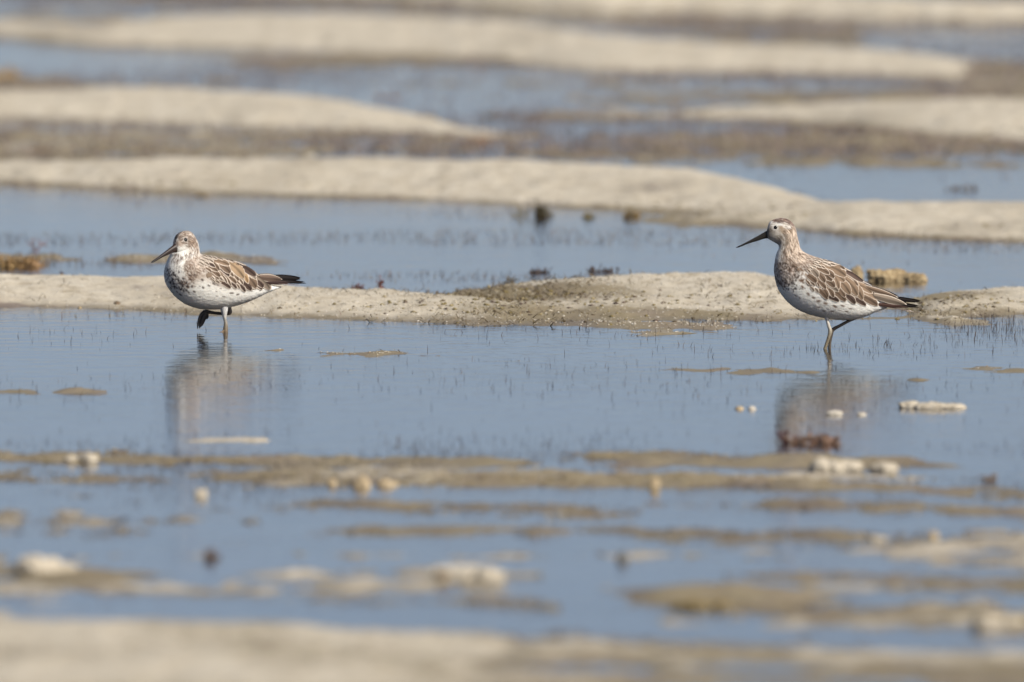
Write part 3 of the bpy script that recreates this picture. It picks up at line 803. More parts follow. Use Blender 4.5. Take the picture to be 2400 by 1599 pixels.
leg_r2 = dict(pts=[lp(L7,1250,40,12,7),lp(L7,1090,145,12,4.0),lp(L7,850,280,11,3.7),lp(L7,610,430,10,4.4),lp(L7,575,560,9,4.4),lp(L7,545,760,8,3.5),lp(L7,535,960,7,3.4),lp(L7,530,1180,6,3.2)],
  cols=[(.30,.26,.2),(.12,.095,.07),(.11,.09,.065),(.09,.07,.05),(.075,.058,.042),(.10,.08,.055),(.1,.08,.055),(.1,.08,.055)], toes=[[lp(L7,530,1170,6,3.2),lp(L7,420,1230,2,2.8),lp(L7,300,1250,-2,2)],[lp(L7,530,1170,6,3.2),lp(L7,430,1230,14,2.8),lp(L7,320,1250,20,2)],[lp(L7,530,1170,6,3),lp(L7,420,1250,8,2.6),lp(L7,270,1255,8,2)]], label='dark shaded leg set behind the other')  # shade on the far leg is put into these darker colours
BILL_ROWS = [(424,196,286,26),(410,204,284,24),(395,211,284,20),(370,226,288,17),(340,243,298,15),(300,266,311,13),(250,293,325,11.5),(200,320,343,10.5),(155,343,362,10),(125,357,372,9.5),(108,366,374,6),(101,370,373,2)]
make_bird('wading_bird', 'slim wading bird with stretched neck and brown scalloped back, both legs in the water', RB, r_regions, r_spots, r_streaks, wing_r, rf, r_t,
   (*P1(483,177), 4.9), None, dict(pos=(1700 + 483 / 4.127, 490 + 177 / 4.127, 0.0), yaw=0.0, rows=BILL_ROWS, c0=(.035,.03,.024), c1=(.03,.027,.024)), [leg_r1, leg_r2], group='wading birds in the shallows')

# ---- left bird
LB_body = [(672,235,372,398,118,40),(694,320,345,440,150,34),(715,410,310,500,190,27),(790,436,278,580,236,21),(900,452,262,675,272,17),(1000,478,276,780,292,17),(1100,503,335,890,300,17),(1190,528,430,996,300,17),
 (1270,560,555,1082,290,17),(1340,600,715,1136,275,17),(1400,640,880,1150,252,17),(1450,684,1040,1138,225,17),(1500,728,1190,1105,195,17),(1550,772,1340,1060,160,17),(1600,808,1470,1005,120,17),(1660,838,1600,945,78,17),(1730,856,1710,900,42,17),(1785,862,1780,876,14,17)]
FXL, FYL = 529.0, 777.0
BILL_L = [(x, yt - (3 if x < 400 else 6), yb + (3 if x < 400 else 8), w * 1.25) for x, yt, yb, w in BILL_ROWS]
st = stations(FXL, FYL, (425.5, 562.0, -33.0), math.radians(42), LB_body, 5.6, 340, 520)
LB = Bird(FXL, FYL, st, math.tan(math.radians(17)))
def Q1(x, y): return 340 + x / 5.6, 520 + y / 5.6
ZL = lambda pts: z2(pts, 340, 520, 5.6)
Z3 = lambda x, y: (340 + x / 8.71, 520 + y / 8.71)
l_regions = [
 (ZL([(320,60),(480,50),(680,60),(770,200),(760,330),(735,450),(640,440),(480,345),(400,330),(320,280),(320,150)]), (.52,.475,.42), 8, .6),
 (ZL([(620,330),(760,420),(1000,460),(1400,600),(1600,800),(1300,900),(1000,860),(800,760),(640,820),(560,760),(520,640),(540,560),(560,480)]), (.47,.385,.31), 12, .85),
 (ZL([(430,140),(560,110),(660,220),(700,340),(650,350),(600,280),(560,190)]), (.50,.38,.28), 6, .6),
 (ZL([(400,255),(490,245),(520,290),(470,330),(410,320)]), (.33,.22,.15), 5, .7),
 (ZL([(330,110),(470,92),(485,150),(430,200),(385,290),(330,270)]), (.17,.14,.13), 4, .8),
 (ZL([(560,230),(660,240),(670,300),(600,320)]), (.52,.36,.25), 5, .6),
 (ZL([(260,600),(420,640),(560,760),(560,900),(430,980),(300,860),(250,700)]), (.52,.48,.44), 12, .35),
]
l_streaks = [
 (ZL([(400,180),(440,90),(520,80),(660,120),(720,330),(700,430),(560,480),(420,560),(340,540),(400,430),(600,400),(560,330),(470,250)]), 800, 3.4, .95, (.17,.125,.095), .85),
 (ZL([(340,110),(480,105),(450,180),(390,260),(340,250)]), 130, 3, .9, (.05,.045,.045), .8),
 (ZL([(430,330),(690,350),(720,440),(560,520),(400,600),(340,560),(380,440)]), 200, 3.4, .7, (.85,.83,.78), .6),
 (ZL([(560,480),(760,430),(900,460),(860,620),(700,700),(640,800),(540,700),(500,600)]), 420, 2.6, 1.1, (.17,.115,.08), .75),
 (ZL([(620,500),(900,470),(860,600),(700,660)]), 140, 2.6, 1.0, (.68,.58,.48), .7),
 (ZL([(265,600),(330,600),(480,760),(600,820),(560,900),(430,900),(330,850),(275,730)]), 200, 1.9, 1.5, (.06,.045,.04), .9),
 (ZL([(480,700),(640,700),(640,860),(560,900),(480,820)]), 70, 2.2, 1.5, (.22,.15,.11), .7),
 (ZL([(380,560),(560,600),(520,680),(380,650)]), 40, 2.2, 1.1, (.2,.16,.13), .6),
]
l_spots = []
for x, y, l, w in [(522,960,2.4,1.8),(490,1050,2.4,1.6),(600,1080,3.4,2.2),(632,1105,2.6,2),(690,1190,3.6,2.8),(640,1175,2.4,1.6),(740,1262,3.4,2.6),(565,1190,2.2,2),(530,1240,3,2),(612,1328,2.6,2.4),(532,1352,3.2,1.8),
   (770,1312,3.6,2.8),(735,1385,2.6,2.2),(800,1412,2.8,2.4),(855,1400,3.4,2.4),(735,1495,4.2,2),(965,1318,2.8,2.4),(950,1185,3,1.8),(880,1315,2.6,2),(905,1445,2.6,1.8),(1018,1425,3,1.6),(1178,1188,3.2,1.8),(1195,1345,2.8,1.6),
   (1310,1305,3,1.2),(860,1240,2.6,1.8),(800,1165,2.6,2),(480,1150,2.4,1.4),(440,1190,2.6,1.2),(700,1035,2.2,1.8),(1010,1250,2,1.4),(1410,1275,3.6,1.3),(1125,1532,2,1),(660,1430,2.6,1.6),(590,1270,2,2.4),(1040,1320,2,1.2),(580,1450,2,1.6),(930,1090,3,1.6),(1025,1080,2.4,2)]:
    l_spots.append((*Z3(x, y), l * 1.15, w * 1.2, (.055,.042,.042) if x < 900 else (.10,.07,.06)))
W3 = lambda x, y: (450 + x / 11.77, 590 + y / 11.77)
for x, y, l, w in [(610,900,4,1.4),(720,925,4,1.2),(475,945,3.4,1.3),(332,1000,2.6,1.5),(795,1020,2.6,1),(82,1102,3,1.5),(690,1102,2.6,.9),(1110,1140,5.5,1.7),(1270,1182,4,1.7),(880,1245,3.8,1.1),(690,1232,3,.9),(232,1250,2.6,1.1),(290,780,3,1.6),(1890,1070,2.2,1.3),(240,955,2,1),(1650,1085,2.6,.9)]:
    l_spots.append((*W3(x, y), l * 1.1, w * 1.35, (.09,.062,.05), 0.15))
l_spots.append((*Q1(540,235), 5.6, 5.4, (.58,.54,.48), 0.0))
lf = []
for a in [(300,110,440,175,34,cG),(430,130,570,200,36,cG),(560,150,700,240,40,cG),(690,180,870,250,42,cG),(870,190,1010,265,38,cG),(340,190,480,260,38,cG),(460,220,600,320,46,cG),(230,220,370,300,38,cG),(200,290,340,390,44,cG),
 (350,290,480,380,50,cG),(980,220,1160,310,46,cB),(1120,225,1490,400,52,cD),(1470,370,1810,525,52,cB),(1540,410,2000,735,90,cB),(1150,290,1770,715,125,cD),(1020,310,1440,750,150,(.33,.235,.145)),(1330,480,1545,890,85,(.36,.235,.125)),
 (620,250,1050,400,90,cT),(760,340,1070,610,110,cB),(1420,530,1770,775,70,cG),(560,290,770,540,66,cB),(420,320,650,440,62,cD),(470,420,730,560,68,cB),(390,450,555,575,54,cB),
 (790,470,1040,690,75,cD),(1010,540,1150,700,60,cB),(1100,540,1290,820,70,cB),(570,530,790,700,80,cB),(1740,640,2145,1040,150,cG),(1740,740,1965,1000,105,cD),(1490,650,1775,1010,125,cB),
 (580,620,750,770,58,cB),(540,690,630,770,36,cG),(630,690,700,800,36,cG),(700,680,860,800,54,cG),(840,650,970,880,48,cB),(920,670,1075,950,52,cB),(1020,690,1235,890,70,cB),(1290,740,1410,910,52,cB),
 (620,780,770,870,52,cG),(550,760,650,850,36,cG),(830,850,1080,1010,72,cD),(1080,860,1240,1020,62,cD),(1220,880,1320,1030,46,cB),(1310,900,1475,1110,66,cD),(1390,840,1645,1070,100,cD),(1600,930,1780,1030,56,cB),(1740,910,1930,1050,62,cD),(1930,850,2180,1025,80,cG),(1210,800,1330,920,44,cB)]:
    b_ = W3(a[0], a[1]); t_ = W3(a[2], a[3]); lf.append((*b_, *t_, a[4] / 11.77, a[5], FR))
F4 = lambda x, y: (560 + x / 14.71, 600 + y / 14.71)
l_t = [tf('primary_feather', F4, 14.71, 900,760,2125,838,108,9,4,BLK,BLK,.1), tf('primary_feather', F4, 14.71, 1100,880,2295,985,52,12,8,BLK,BLK,.1),
 tf('primary_feather', F4, 14.71, 900,930,1720,950,75,15,12,(.05,.032,.028),(.07,.05,.045),.1),
 tf('tertial_feather', F4, 14.71, 640,740,1455,835,140,18,11,(.13,.09,.068),FR,.12),
 tf('tail_feather', F4, 14.71, 1000,930,2040,1035,70,9,11,(.17,.115,.10),(.4,.33,.3),.12), tf('tail_feather', F4, 14.71, 1000,930,2090,1040,70,0,0,(.17,.115,.10),(.4,.33,.3),.12),
 tf('tail_feather', F4, 14.71, 1000,930,2040,1035,70,-9,-11,(.17,.115,.10),(.4,.33,.3),.12)]
wing_l = [(*Q1(780,560), *Q1(790,640)), (*Q1(860,500), *Q1(800,760)), (*Q1(980,500), *Q1(920,830)), (*Q1(1100,530), *Q1(1040,870)), (*Q1(1200,560), *Q1(1160,900)), (*Q1(1300,600), *Q1(1290,920)), (*Q1(1400,670), *Q1(1420,910)), (*Q1(1500,740), *Q1(1540,900)), (*Q1(1600,820), *Q1(1620,880))]
L6 = lambda x, y: (440 + x / 12.06, 700 + y / 12.06)
leg_l1 = dict(pts=[lp(L6,1010,60,-14,17),lp(L6,1020,200,-15,11.5),lp(L6,1036,340,-15,8),lp(L6,1043,480,-15,5),lp(L6,1062,600,-15,3.8),lp(L6,1080,700,-15,4.6),lp(L6,1072,820,-15,5.6),lp(L6,1066,930,-15,6.2),lp(L6,1060,1120,-15,4.5)],
  cols=[(.80,.79,.76),(.80,.79,.76),(.78,.77,.74),(.70,.68,.63),(.34,.32,.27),(.27,.23,.17),(.20,.15,.09),(.19,.13,.07),(.19,.13,.07)],
  toes=[[lp(L6,1030,880,-17,3),lp(L6,985,925,-20,2.2),lp(L6,880,945,-24,1.5)],[lp(L6,1060,1100,-15,4),lp(L6,900,1130,-22,3),lp(L6,780,1140,-28,2)],[lp(L6,1060,1100,-15,4),lp(L6,900,1130,-8,3),lp(L6,780,1140,0,2)],[lp(L6,1060,1100,-15,3.6),lp(L6,960,1150,-14,3),lp(L6,820,1150,-14,2)]])
leg_l2 = dict(pts=[lp(L6,1150,120,12,8),lp(L6,1168,260,13,5.2),lp(L6,1172,400,13,6.2),lp(L6,1100,425,12,4.8),lp(L6,950,430,11,3.9),lp(L6,700,405,10,3.7),lp(L6,540,370,9,4.6),lp(L6,480,345,8,4.6)],
  cols=[(.3,.26,.2),(.1,.08,.06),(.05,.036,.028),(.05,.036,.028),(.055,.036,.028),(.05,.034,.027),(.02,.017,.016),(.018,.016,.015)],
  toes=[[lp(L6,490,360,8,4.6),lp(L6,370,470,6,3.8),lp(L6,310,640,5,3.2),lp(L6,283,770,4,2.2),lp(L6,277,870,4,.5)],[lp(L6,490,370,8,4.8),lp(L6,440,520,8,4.6),lp(L6,375,690,8,4.2),lp(L6,340,800,8,2.4),lp(L6,325,850,8,.6)],
        [lp(L6,510,370,9,4.8),lp(L6,490,500,11,4.8),lp(L6,440,640,12,4),lp(L6,390,760,13,2.6),lp(L6,365,810,13,.6)],[lp(L6,530,400,10,4),lp(L6,555,480,12,3.4),lp(L6,545,555,13,2.6),lp(L6,505,590,14,1)]], label='black leg lifted forward with its toes hanging down')
make_bird('wading_bird', 'plumper wading bird on the left, white breast with dark spots, one black leg lifted', LB, l_regions, l_spots, l_streaks, wing_l, lf, l_t,
   (*Q1(540,235), 5.0), None, dict(pos=(425.5, 562.0, -33.0), yaw=math.radians(42), rows=BILL_L, c0=(.045,.028,.023), c1=(.02,.017,.016)), [leg_l1, leg_l2], group='wading birds in the shallows')

# ------------------------------------------------------------------ plants, grit and litter
def to_px(x, y, z=0.0):
    dz = z - CH
    f = y * CP - dz * SP; u = y * SP + dz * CP
    return 1200 + K * x / f, 799.5 - K * u / f

def band(y, pts):
    return np.interp(y, [p[0] for p in pts], [p[1] for p in pts])

def blades(name, n, region, dens, hrange, wrange, lean, palette, label, zmin, zmax, seedo):
    r = np.random.default_rng(seedo)
    X, Y = region(r, n)
    z = tz(X, Y)
    px, py = to_px(X, Y)
    keep = (r.uniform(0, 1, n) < dens(px, py, X, Y)) & (z > zmin) & (z < zmax)
    X, Y, z = X[keep], Y[keep], z[keep]; m = len(X)
    if m == 0: return
    z = np.where(z < 0, np.maximum(z, -0.004), z)
    h = hrange[0] + (hrange[1] - hrange[0]) * r.uniform(0, 1, m) ** 1.8; w = r.uniform(*wrange, m)
    az = r.uniform(0, 2 * math.pi, m); ln = np.abs(r.normal(0, lean, m)) if lean < 1 else r.uniform(1.38, 1.56, m); yaw = r.uniform(0, 2 * math.pi, m)
    b = np.stack([X, Y, z - .0005], -1)
    def at(t):
        a = ln * (0.35 + .65 * t)
        return b + np.stack([np.cos(az) * np.sin(a), np.sin(az) * np.sin(a), np.cos(a)], -1) * (h * t)[:, None]
    side = np.stack([np.cos(yaw), np.sin(yaw), 0 * yaw], -1) * w[:, None] / 2
    m1, tp = at(.55), at(1.0)
    V = np.stack([b - side, b + side, m1 - side * .8, m1 + side * .8, tp], 1).reshape(-1, 3)
    k = np.arange(m)[:, None] * 5
    F = np.concatenate([k + [[0, 1, 3]], k + [[0, 3, 2]], k + [[2, 3, 4]]])
    pal = np.array(palette)[r.integers(0, len(palette), m)] * r.uniform(.7, 1.3, (m, 1))
    o = mesh_obj(name, V, F, M_BLADE, colors=np.repeat(pal, 5, 0), smooth=False)
    tag(o, label, kind='stuff')
    print(name, m)

M_BLADE = mat_attr('weed_blade', rough=.6, nscale=200, var=.3, bscale=600, bstr=.1, spec=.3)
M_GRIT = mat_attr('shell_grit', rough=.7, nscale=400, var=.2, bscale=800, bstr=.3)
def reg(y0, y1):
    def f(r, n):
        Y = r.uniform(y0, y1, n); X = r.uniform(-1, 1, n) * (0.0275 * Y + .12)
        return X, Y
    return f
def patchy(X, Y, s, lo, hi, sx=2.2, sy=1.3):
    return sstep(lo, hi, fbm(X * sx, Y * sy, s, 4))
PAL = [(.13,.10,.08), (.16,.12,.085), (.12,.10,.09), (.17,.12,.10), (.18,.145,.08)]
PALG = [(.20,.155,.145), (.23,.185,.17), (.18,.15,.15), (.24,.185,.14)]
def d_far(px, py, X, Y):
    zone = band(py, [(-50,.9),(180,.95),(205,.6),(330,.95),(372,.8),(376,.1),(470,.12),(520,.35)])
    left_blue = sstep(500, 100, px) * sstep(80, 105, py) * sstep(175, 150, py)
    right_blue = sstep(1600, 1900, px) * sstep(400, 440, py) * sstep(480, 470, py)
    return zone * (.30 + .9 * patchy(X, Y, 201, .38, .62)) * (1 - .95 * left_blue) * (1 - .9 * right_blue)
blades('seagrass_far', 150000, reg(28.2, 37.5), d_far, (.005, .013), (.0012, .0024), .35, PALG, 'short grey brown seagrass stubble standing out of the far pools', -.013, .004, 11)
def d_mid(px, py, X, Y):
    zone = band(py, [(500,.4),(560,.8),(640,1),(700,.3),(735,.25)])
    return zone * (patchy(X, Y, 211, .45, .62, 2, 3.0))
blades('seagrass_behind', 60000, reg(25.4, 28.6), d_mid, (.003, .013), (.0008, .0014), .45, PAL, 'brown seagrass blades poking out of the pool behind the birds', -.013, .003, 12)
def d_near(px, py, X, Y):
    rgt = sstep(1450, 1900, px) * sstep(735, 760, py) * sstep(840, 800, py)
    zone = band(py, [(735,.0),(760,.05),(800,.10),(900,.07),(1010,.10),(1040,.5),(1140,.45),(1200,.2),(1450,.15)])
    return np.clip(zone * (patchy(X, Y, 221, .48, .68, 3, 2.5)) + rgt * .95 * patchy(X, Y, 223, .35, .6, 4, 3) + .006, 0, 1)
blades('seagrass_near', 90000, reg(21.8, 25.6), d_near, (.003, .015), (.0005, .0009), .4, [(.05,.04,.035),(.07,.05,.04),(.06,.05,.05),(.10,.07,.05)], 'fine dark seagrass blades scattered in the pool around the birds', -.016, .003, 13)
def d_front(px, py, X, Y):
    return .95 * patchy(X, Y, 231, .40, .66, .9, 5.5) * (.25 + .75 * patchy(X, Y, 233, .4, .6, 7, 9)) * sstep(1030, 1050, py)
blades('seagrass_front', 260000, reg(18.4, 22.9), d_front, (.002, .006), (.001, .0022), .5, [(.24,.20,.13), (.28,.235,.17), (.20,.165,.13), (.34,.29,.20), (.17,.14,.12)], 'sparse out of focus seagrass in the nearest pools', -.02, .003, 14)
def d_litter(px, py, X, Y):
    a = np.exp(-(((px - 1300) / 320) ** 2 + ((py - 715) / 45) ** 2)) + .7 * np.exp(-(((px - 2250) / 180) ** 2 + ((py - 715) / 30) ** 2)) + .05
    return np.clip(a, 0, 1) * patchy(X, Y, 241, .35, .6, 6, 4)
blades('dead_grass_litter', 40000, reg(24.4, 26.6), d_litter, (.006, .026), (.0010, .0020), 1.45, [(.13,.10,.045),(.19,.145,.07),(.12,.09,.06),(.28,.22,.13)], 'dead brown grass blades lying on the sand bar between the birds', -.001, .02, 15)

def scatter_bits(name, n, region, dens, size, palette, label, zmin, zmax, seedo, flat_=.5, mat=None):
    r = np.random.default_rng(seedo)
    X, Y = region(r, n); z = tz(X, Y); px, py = to_px(X, Y, z)
    keep = (r.uniform(0, 1, n) < dens(px, py, X, Y)) & (z > zmin) & (z < zmax)
    X, Y, z = X[keep], Y[keep], z[keep]; m = len(X)
    sz = size[0] + (size[1] - size[0]) * r.uniform(0, 1, m) ** 2.5
    o = np.array([[1,0,0],[0,1,0],[-1,0,0],[0,-1,0],[0,0,1],[0,0,-1.]])
    f = np.array([[0,1,4],[1,2,4],[2,3,4],[3,0,4],[1,0,5],[2,1,5],[3,2,5],[0,3,5]])
    a = r.uniform(0, 6.28, m); ca, sa = np.cos(a), np.sin(a)
    j = o[None] * r.uniform(.4, 1.0, (m, 6, 1)); j[:, :, 0] *= 1.3; j[:, :, 2] *= flat_
    V = np.stack([j[:, :, 0] * ca[:, None] - j[:, :, 1] * sa[:, None], j[:, :, 0] * sa[:, None] + j[:, :, 1] * ca[:, None], j[:, :, 2] + .25 * flat_], -1) * (sz / 2)[:, None, None]
    V += np.stack([X, Y, np.maximum(z, -.002)], -1)[:, None]
    F = (np.arange(m)[:, None, None] * 6 + f[None]).reshape(-1, 3)
    pal = np.array(palette)[r.integers(0, len(palette), m)] * r.uniform(.8, 1.15, (m, 1))
    ob = mesh_obj(name, V.reshape(-1, 3), F, mat or M_GRIT, colors=np.repeat(pal, 6, 0), smooth=False)
    tag(ob, label, kind='stuff'); print(name, m)
SHELL = [(.72,.68,.58),(.66,.60,.48),(.60,.54,.43),(.75,.72,.66),(.50,.43,.32),(.30,.24,.17)]
scatter_bits('shell_grit', 70000, reg(24.3, 26.9), lambda px, py, X, Y: .25 + .75 * patchy(X, Y, 251, .4, .6, 6, 4), (.0012, .0055), SHELL, 'pale shell grit strewn over the sand bar between the birds', .0006, .05, 21, .45)
scatter_bits('coarse_shell_grit', 60000, reg(27.2, 37), lambda px, py, X, Y: .3 + .5 * patchy(X, Y, 253, .4, .6, 4, 2), (.002, .008), SHELL, 'coarse pale grit on the farther sand bars', .001, .05, 22, .4)
def d_alg(px, py, X, Y):
    a = np.exp(-(((px - 1250) / 380) ** 2 + ((py - 700) / 38) ** 2)) * .9 + np.exp(-(((px - 330) / 300) ** 2 + ((py - 601) / 9) ** 2)) + .5 * np.exp(-(((px - 2200) / 260) ** 2 + ((py - 715) / 25) ** 2))
    a = a + band(py, [(1035,0),(1050,.8),(1140,.8),(1200,.6),(1240,.5),(1440,.6),(1460,.25),(1600,.25)]) + band(py, [(150,.3),(520,.3),(545,0)])
    return np.clip(a, 0, 1) * (.12 + .88 * patchy(X, Y, 261, .38, .68, 1.6, 5))
scatter_bits('algae_crumbs', 110000, reg(18.4, 22.8), d_alg, (.002, .008), [(.24,.19,.09),(.31,.25,.12),(.18,.13,.075),(.40,.33,.19),(.17,.125,.095),(.48,.41,.29)], 'olive and brown crumbs of algae along the low sand lips', -.004, .012, 23, .55)
scatter_bits('algae_scraps', 130000, reg(24, 31), d_alg, (.003, .011), [(.19,.15,.05),(.24,.19,.075),(.11,.08,.04),(.33,.27,.14),(.11,.075,.055),(.45,.40,.30)], 'olive algae scraps and pale crumbs on the wet sand behind the birds', -.003, .014, 24, .5)

# ------------------------------------------------------------------ single things on the flat
def spot(px, py):
    z = 0.0
    for _ in range(6):
        x, y = ground(px, py, z); z = max(float(tz(x, y)[0]), -0.001)
    return float(x), float(y), z

def ico():
    import bmesh
    bm = bmesh.new(); bmesh.ops.create_icosphere(bm, subdivisions=4, radius=1.0)
    V = np.array([v.co[:] for v in bm.verts]); F = [[v.index for v in f.verts] for f in bm.faces]; bm.free()
    return V, np.array(F)
ICO_V, ICO_F = ico()
def n3(V, f, seed):
    return (fbm(V[:, 0] * f + 3, V[:, 1] * f + V[:, 2] * f * .7, seed, 3) + fbm(V[:, 2] * f - 5, V[:, 0] * f * .8 - V[:, 1] * f * .6, seed + 7, 3)) - 1.0
MATS = {}
def stone_mat(key, c1, c2):
    if key not in MATS: MATS[key] = mat_plain(key, c1, c2, nscale=170, rough=.85, bstr=.7, bdist=.002)
    return MATS[key]
STONE = {'pale_coral_sand': ((.36,.31,.22), (.62,.56,.45)), 'tan_coral': ((.30,.22,.12), (.60,.49,.32)), 'white_shell': ((.42,.38,.30), (.66,.61,.51)), 'dark_stone': ((.12,.125,.125), (.22,.22,.21)),
         'brown_stone': ((.10,.07,.04), (.22,.16,.10)), 'yellow_sponge': ((.16,.105,.045), (.50,.40,.24))}
def rock(name, label, cat, px, py, wpx, hpx, mat, seed, rough=.5, lobes=1, group=None, sink=.45):
    x, y, z = spot(px, py)
    m = y / K
    w, h = wpx * m, hpx * m * .78
    r = np.random.default_rng(seed)
    Vs, Fs = [], []
    for k in range(lobes):
        V = ICO_V.copy(); base = V.copy()
        V = V * (1 + rough * n3(base, 1.4, seed + k) + rough * .6 * n3(base, 4, seed + 20 + k) + rough * .3 * n3(base, 11, seed + 40 + k))[:, None]
        sc_ = 1.0 if lobes == 1 else (.35 + .4 * r.uniform())
        hh = h * (1 if lobes == 1 else (.5 + .5 * r.uniform()))
        ww = w * (1 if lobes == 1 else sc_ * 1.1)
        V[:, 0] *= ww / 2; V[:, 1] *= ww / 2 * r.uniform(.6, .9); V[:, 2] *= hh / (2 - 2 * sink)
        V[:, 2] += hh / 2 * (1 - sink)
        if lobes > 1:
            V[:, 0] += ((k + .5) / lobes - .5) * w * .8; V[:, 1] += r.uniform(-.15, .15) * w
        Fs.append(ICO_F + len(ICO_V) * k); Vs.append(V)
    V = np.concatenate(Vs); F = np.concatenate(Fs)
    if lobes > 1:
        pass
    o = mesh_obj(name, V, F, stone_mat(mat, *STONE[mat]), loc=(x, y, z))
    if lobes > 1:
        md = o.modifiers.new('fuse', 'REMESH'); md.mode = 'VOXEL'; md.voxel_size = max(h / 14, .0012); md.use_smooth_shade = True
        dg = bpy.context.evaluated_depsgraph_get(); me = bpy.data.meshes.new_from_object(o.evaluated_get(dg)); o.modifiers.clear(); o.data = me
    tag(o, label, cat, group)
    return o

def weed(name, label, cat, px, py, wpx, hpx, c1, c2, seed, stems=14, up=.6, rad=.0011, group=None, lump=0, mat=None):
    x, y, z = spot(px, py); m = y / K; w, h = wpx * m, hpx * m
    r = np.random.default_rng(seed)
    Vs, Fs, Cs, nv = [], [], [], 0
    def tube(p, rr, c):
        nonlocal nv
        V, F, u = loft_tube(p, rr, 6)
        Vs.append(V); Fs.extend([[q + nv for q in f] for f in F]); Cs.append(np.zeros((len(V), 3)) + c); nv += len(V)
    def grow(p, d, ln, rr, lvl):
        pts = [p]; 
        for k in range(3):
            d = d + r.normal(0, .28, 3); d[2] += .05; d /= np.linalg.norm(d)
            p = p + d * ln / 3; p = np.array([p[0], p[1], max(p[2], .0003)]); pts.append(p)
        c = np.array(c1) * (1 - (q := r.uniform())) + np.array(c2) * q
        tube(pts, [rr, rr * .9, rr * .75, rr * .4], c)
        if lvl < 2:
            for k in range(2 + (r.uniform() < .5)):
                j = r.integers(1, 4)
                grow(pts[j], d + r.normal(0, .7, 3), ln * r.uniform(.45, .75), rr * .75, lvl + 1)
    for i in range(stems):
        bx = r.uniform(-.5, .5) * w * .8; by = r.uniform(-.25, .25) * min(w, .05)
        d = np.array([r.normal(0, .8), r.normal(0, .4), up + r.uniform(0, .6)]); d /= np.linalg.norm(d)
        grow(np.array([bx, by, 0.0]), d, h * r.uniform(.35, .7), rad * r.uniform(.7, 1.3), 0)
    for i in range(lump):
        V = ICO_V * (1 + .5 * n3(ICO_V, 2, seed + i) + .3 * n3(ICO_V, 6, seed + i))[:, None]
        sx = w * r.uniform(.12, .3); V = V * [sx / 2, sx / 2.4, h * r.uniform(.2, .5)] + [r.uniform(-.42, .42) * w, r.uniform(-.1, .1) * w, h * .12]
        c = np.array(c1) * (1 - (q := r.uniform())) + np.array(c2) * q
        Vs.append(V); Fs.extend((ICO_F + nv).tolist()); nv += len(V); Cs.append(np.zeros((len(V), 3)) + c)
    o = mesh_obj(name, np.concatenate(Vs), Fs, M_WEED, loc=(x, y, z - .0008), colors=np.concatenate(Cs))
    tag(o, label, cat, group, 'thing')
    return o
M_WEED = mat_attr('seaweed', rough=.5, nscale=250, var=.4, bscale=500, bstr=.5, bdist=.001, spec=.4)

RED, RED2 = (.15,.05,.04), (.25,.10,.07)
OR, OR2 = (.20,.10,.03), (.36,.22,.07)
BR, BR2 = (.07,.045,.03), (.17,.12,.06)
OL, OL2 = (.13,.10,.04), (.30,.24,.09)
# weeds
w0 = weed('seaweed_clump', 'big orange brown seaweed heap at the left edge behind the left bird', 'seaweed', 45, 626, 130, 36, (.24,.14,.06), (.40,.27,.11), 301, 50, .3, .0011, lump=6)
weed('seaweed_sprig', 'thin red seaweed stalk curving up above the orange heap', 'seaweed', 78, 594, 30, 70, RED, RED2, 302, 2, 1.6, .0008)
weed('seaweed_sprig', 'small crimson seaweed tuft lying low in the gap behind the sand bar', 'seaweed', 842, 676, 46, 15, RED, RED2, 303, 14, .4, .0010)
weed('seaweed_sprig', 'upright crimson seaweed sprig standing alone at the sand edge', 'seaweed', 893, 678, 9, 36, RED, RED2, 304, 4, 2.2, .0013)
weed('seaweed_clump', 'brown seaweed tuft in the pool left of the middle sand bar', 'seaweed', 1262, 642, 66, 20, BR, (.14,.09,.07), 305, 16, .5, .0010)
weed('seaweed_clump', 'broader brown seaweed tuft in the pool over the middle sand bar', 'seaweed', 1412, 640, 78, 22, BR, (.14,.09,.07), 306, 18, .5, .0010)
weed('seaweed_clump', 'small olive tuft touching the left end of the middle sand bar', 'seaweed', 1195, 664, 30, 20, OL, BR2, 307, 10, .8, .0010)
weed('seaweed_clump', 'dark seaweed tuft at the water edge of the long sand bar', 'seaweed', 1267, 508, 32, 38, (.04,.035,.02), (.12,.09,.04), 308, 22, .9, .0014, lump=3)
weed('seaweed_sprig', 'thin bent olive stems beside the dark tuft on the long bar', 'seaweed', 1225, 508, 36, 44, OL, OL2, 309, 5, 1.1, .0009)
weed('seaweed_clump', 'squat brown seaweed clump at the foot of the long sand bar', 'seaweed', 1484, 512, 48, 28, (.12,.08,.03), (.28,.19,.07), 310, 14, .7, .0013, lump=4)
weed('seaweed_clump', 'small yellow brown tuft between two darker clumps on the long bar', 'seaweed', 1382, 512, 24, 22, OL, OL2, 311, 8, .8, .0012, lump=1)
weed('seaweed_clump', 'flat brown seaweed scrap on the left part of the long bar', 'seaweed', 478, 452, 56, 14, (.20,.14,.07), (.34,.26,.14), 312, 12, .3, .0013, lump=2)
weed('seaweed_clump', 'dark maroon seaweed heap behind the left far sand bar', 'seaweed', 622, 226, 52, 20, (.05,.02,.02), (.12,.05,.05), 313, 16, .4, .0018, lump=4)
weed('seaweed_clump', 'orange tan seaweed lump at the left edge far back', 'seaweed', 14, 184, 66, 36, (.36,.24,.10), (.50,.36,.18), 314, 14, .4, .002, lump=5)
weed('seaweed_clump', 'reddish tan lump at the right tip of the left far bar', 'seaweed', 1122, 336, 52, 26, (.30,.18,.10), (.42,.28,.17), 315, 14, .5, .0016, lump=4)
weed('seaweed_clump', 'dark seaweed row in the blurred pool at the right', 'seaweed', 2252, 446, 90, 14, (.15,.125,.11), (.20,.17,.14), 316, 22, .6, .0014)
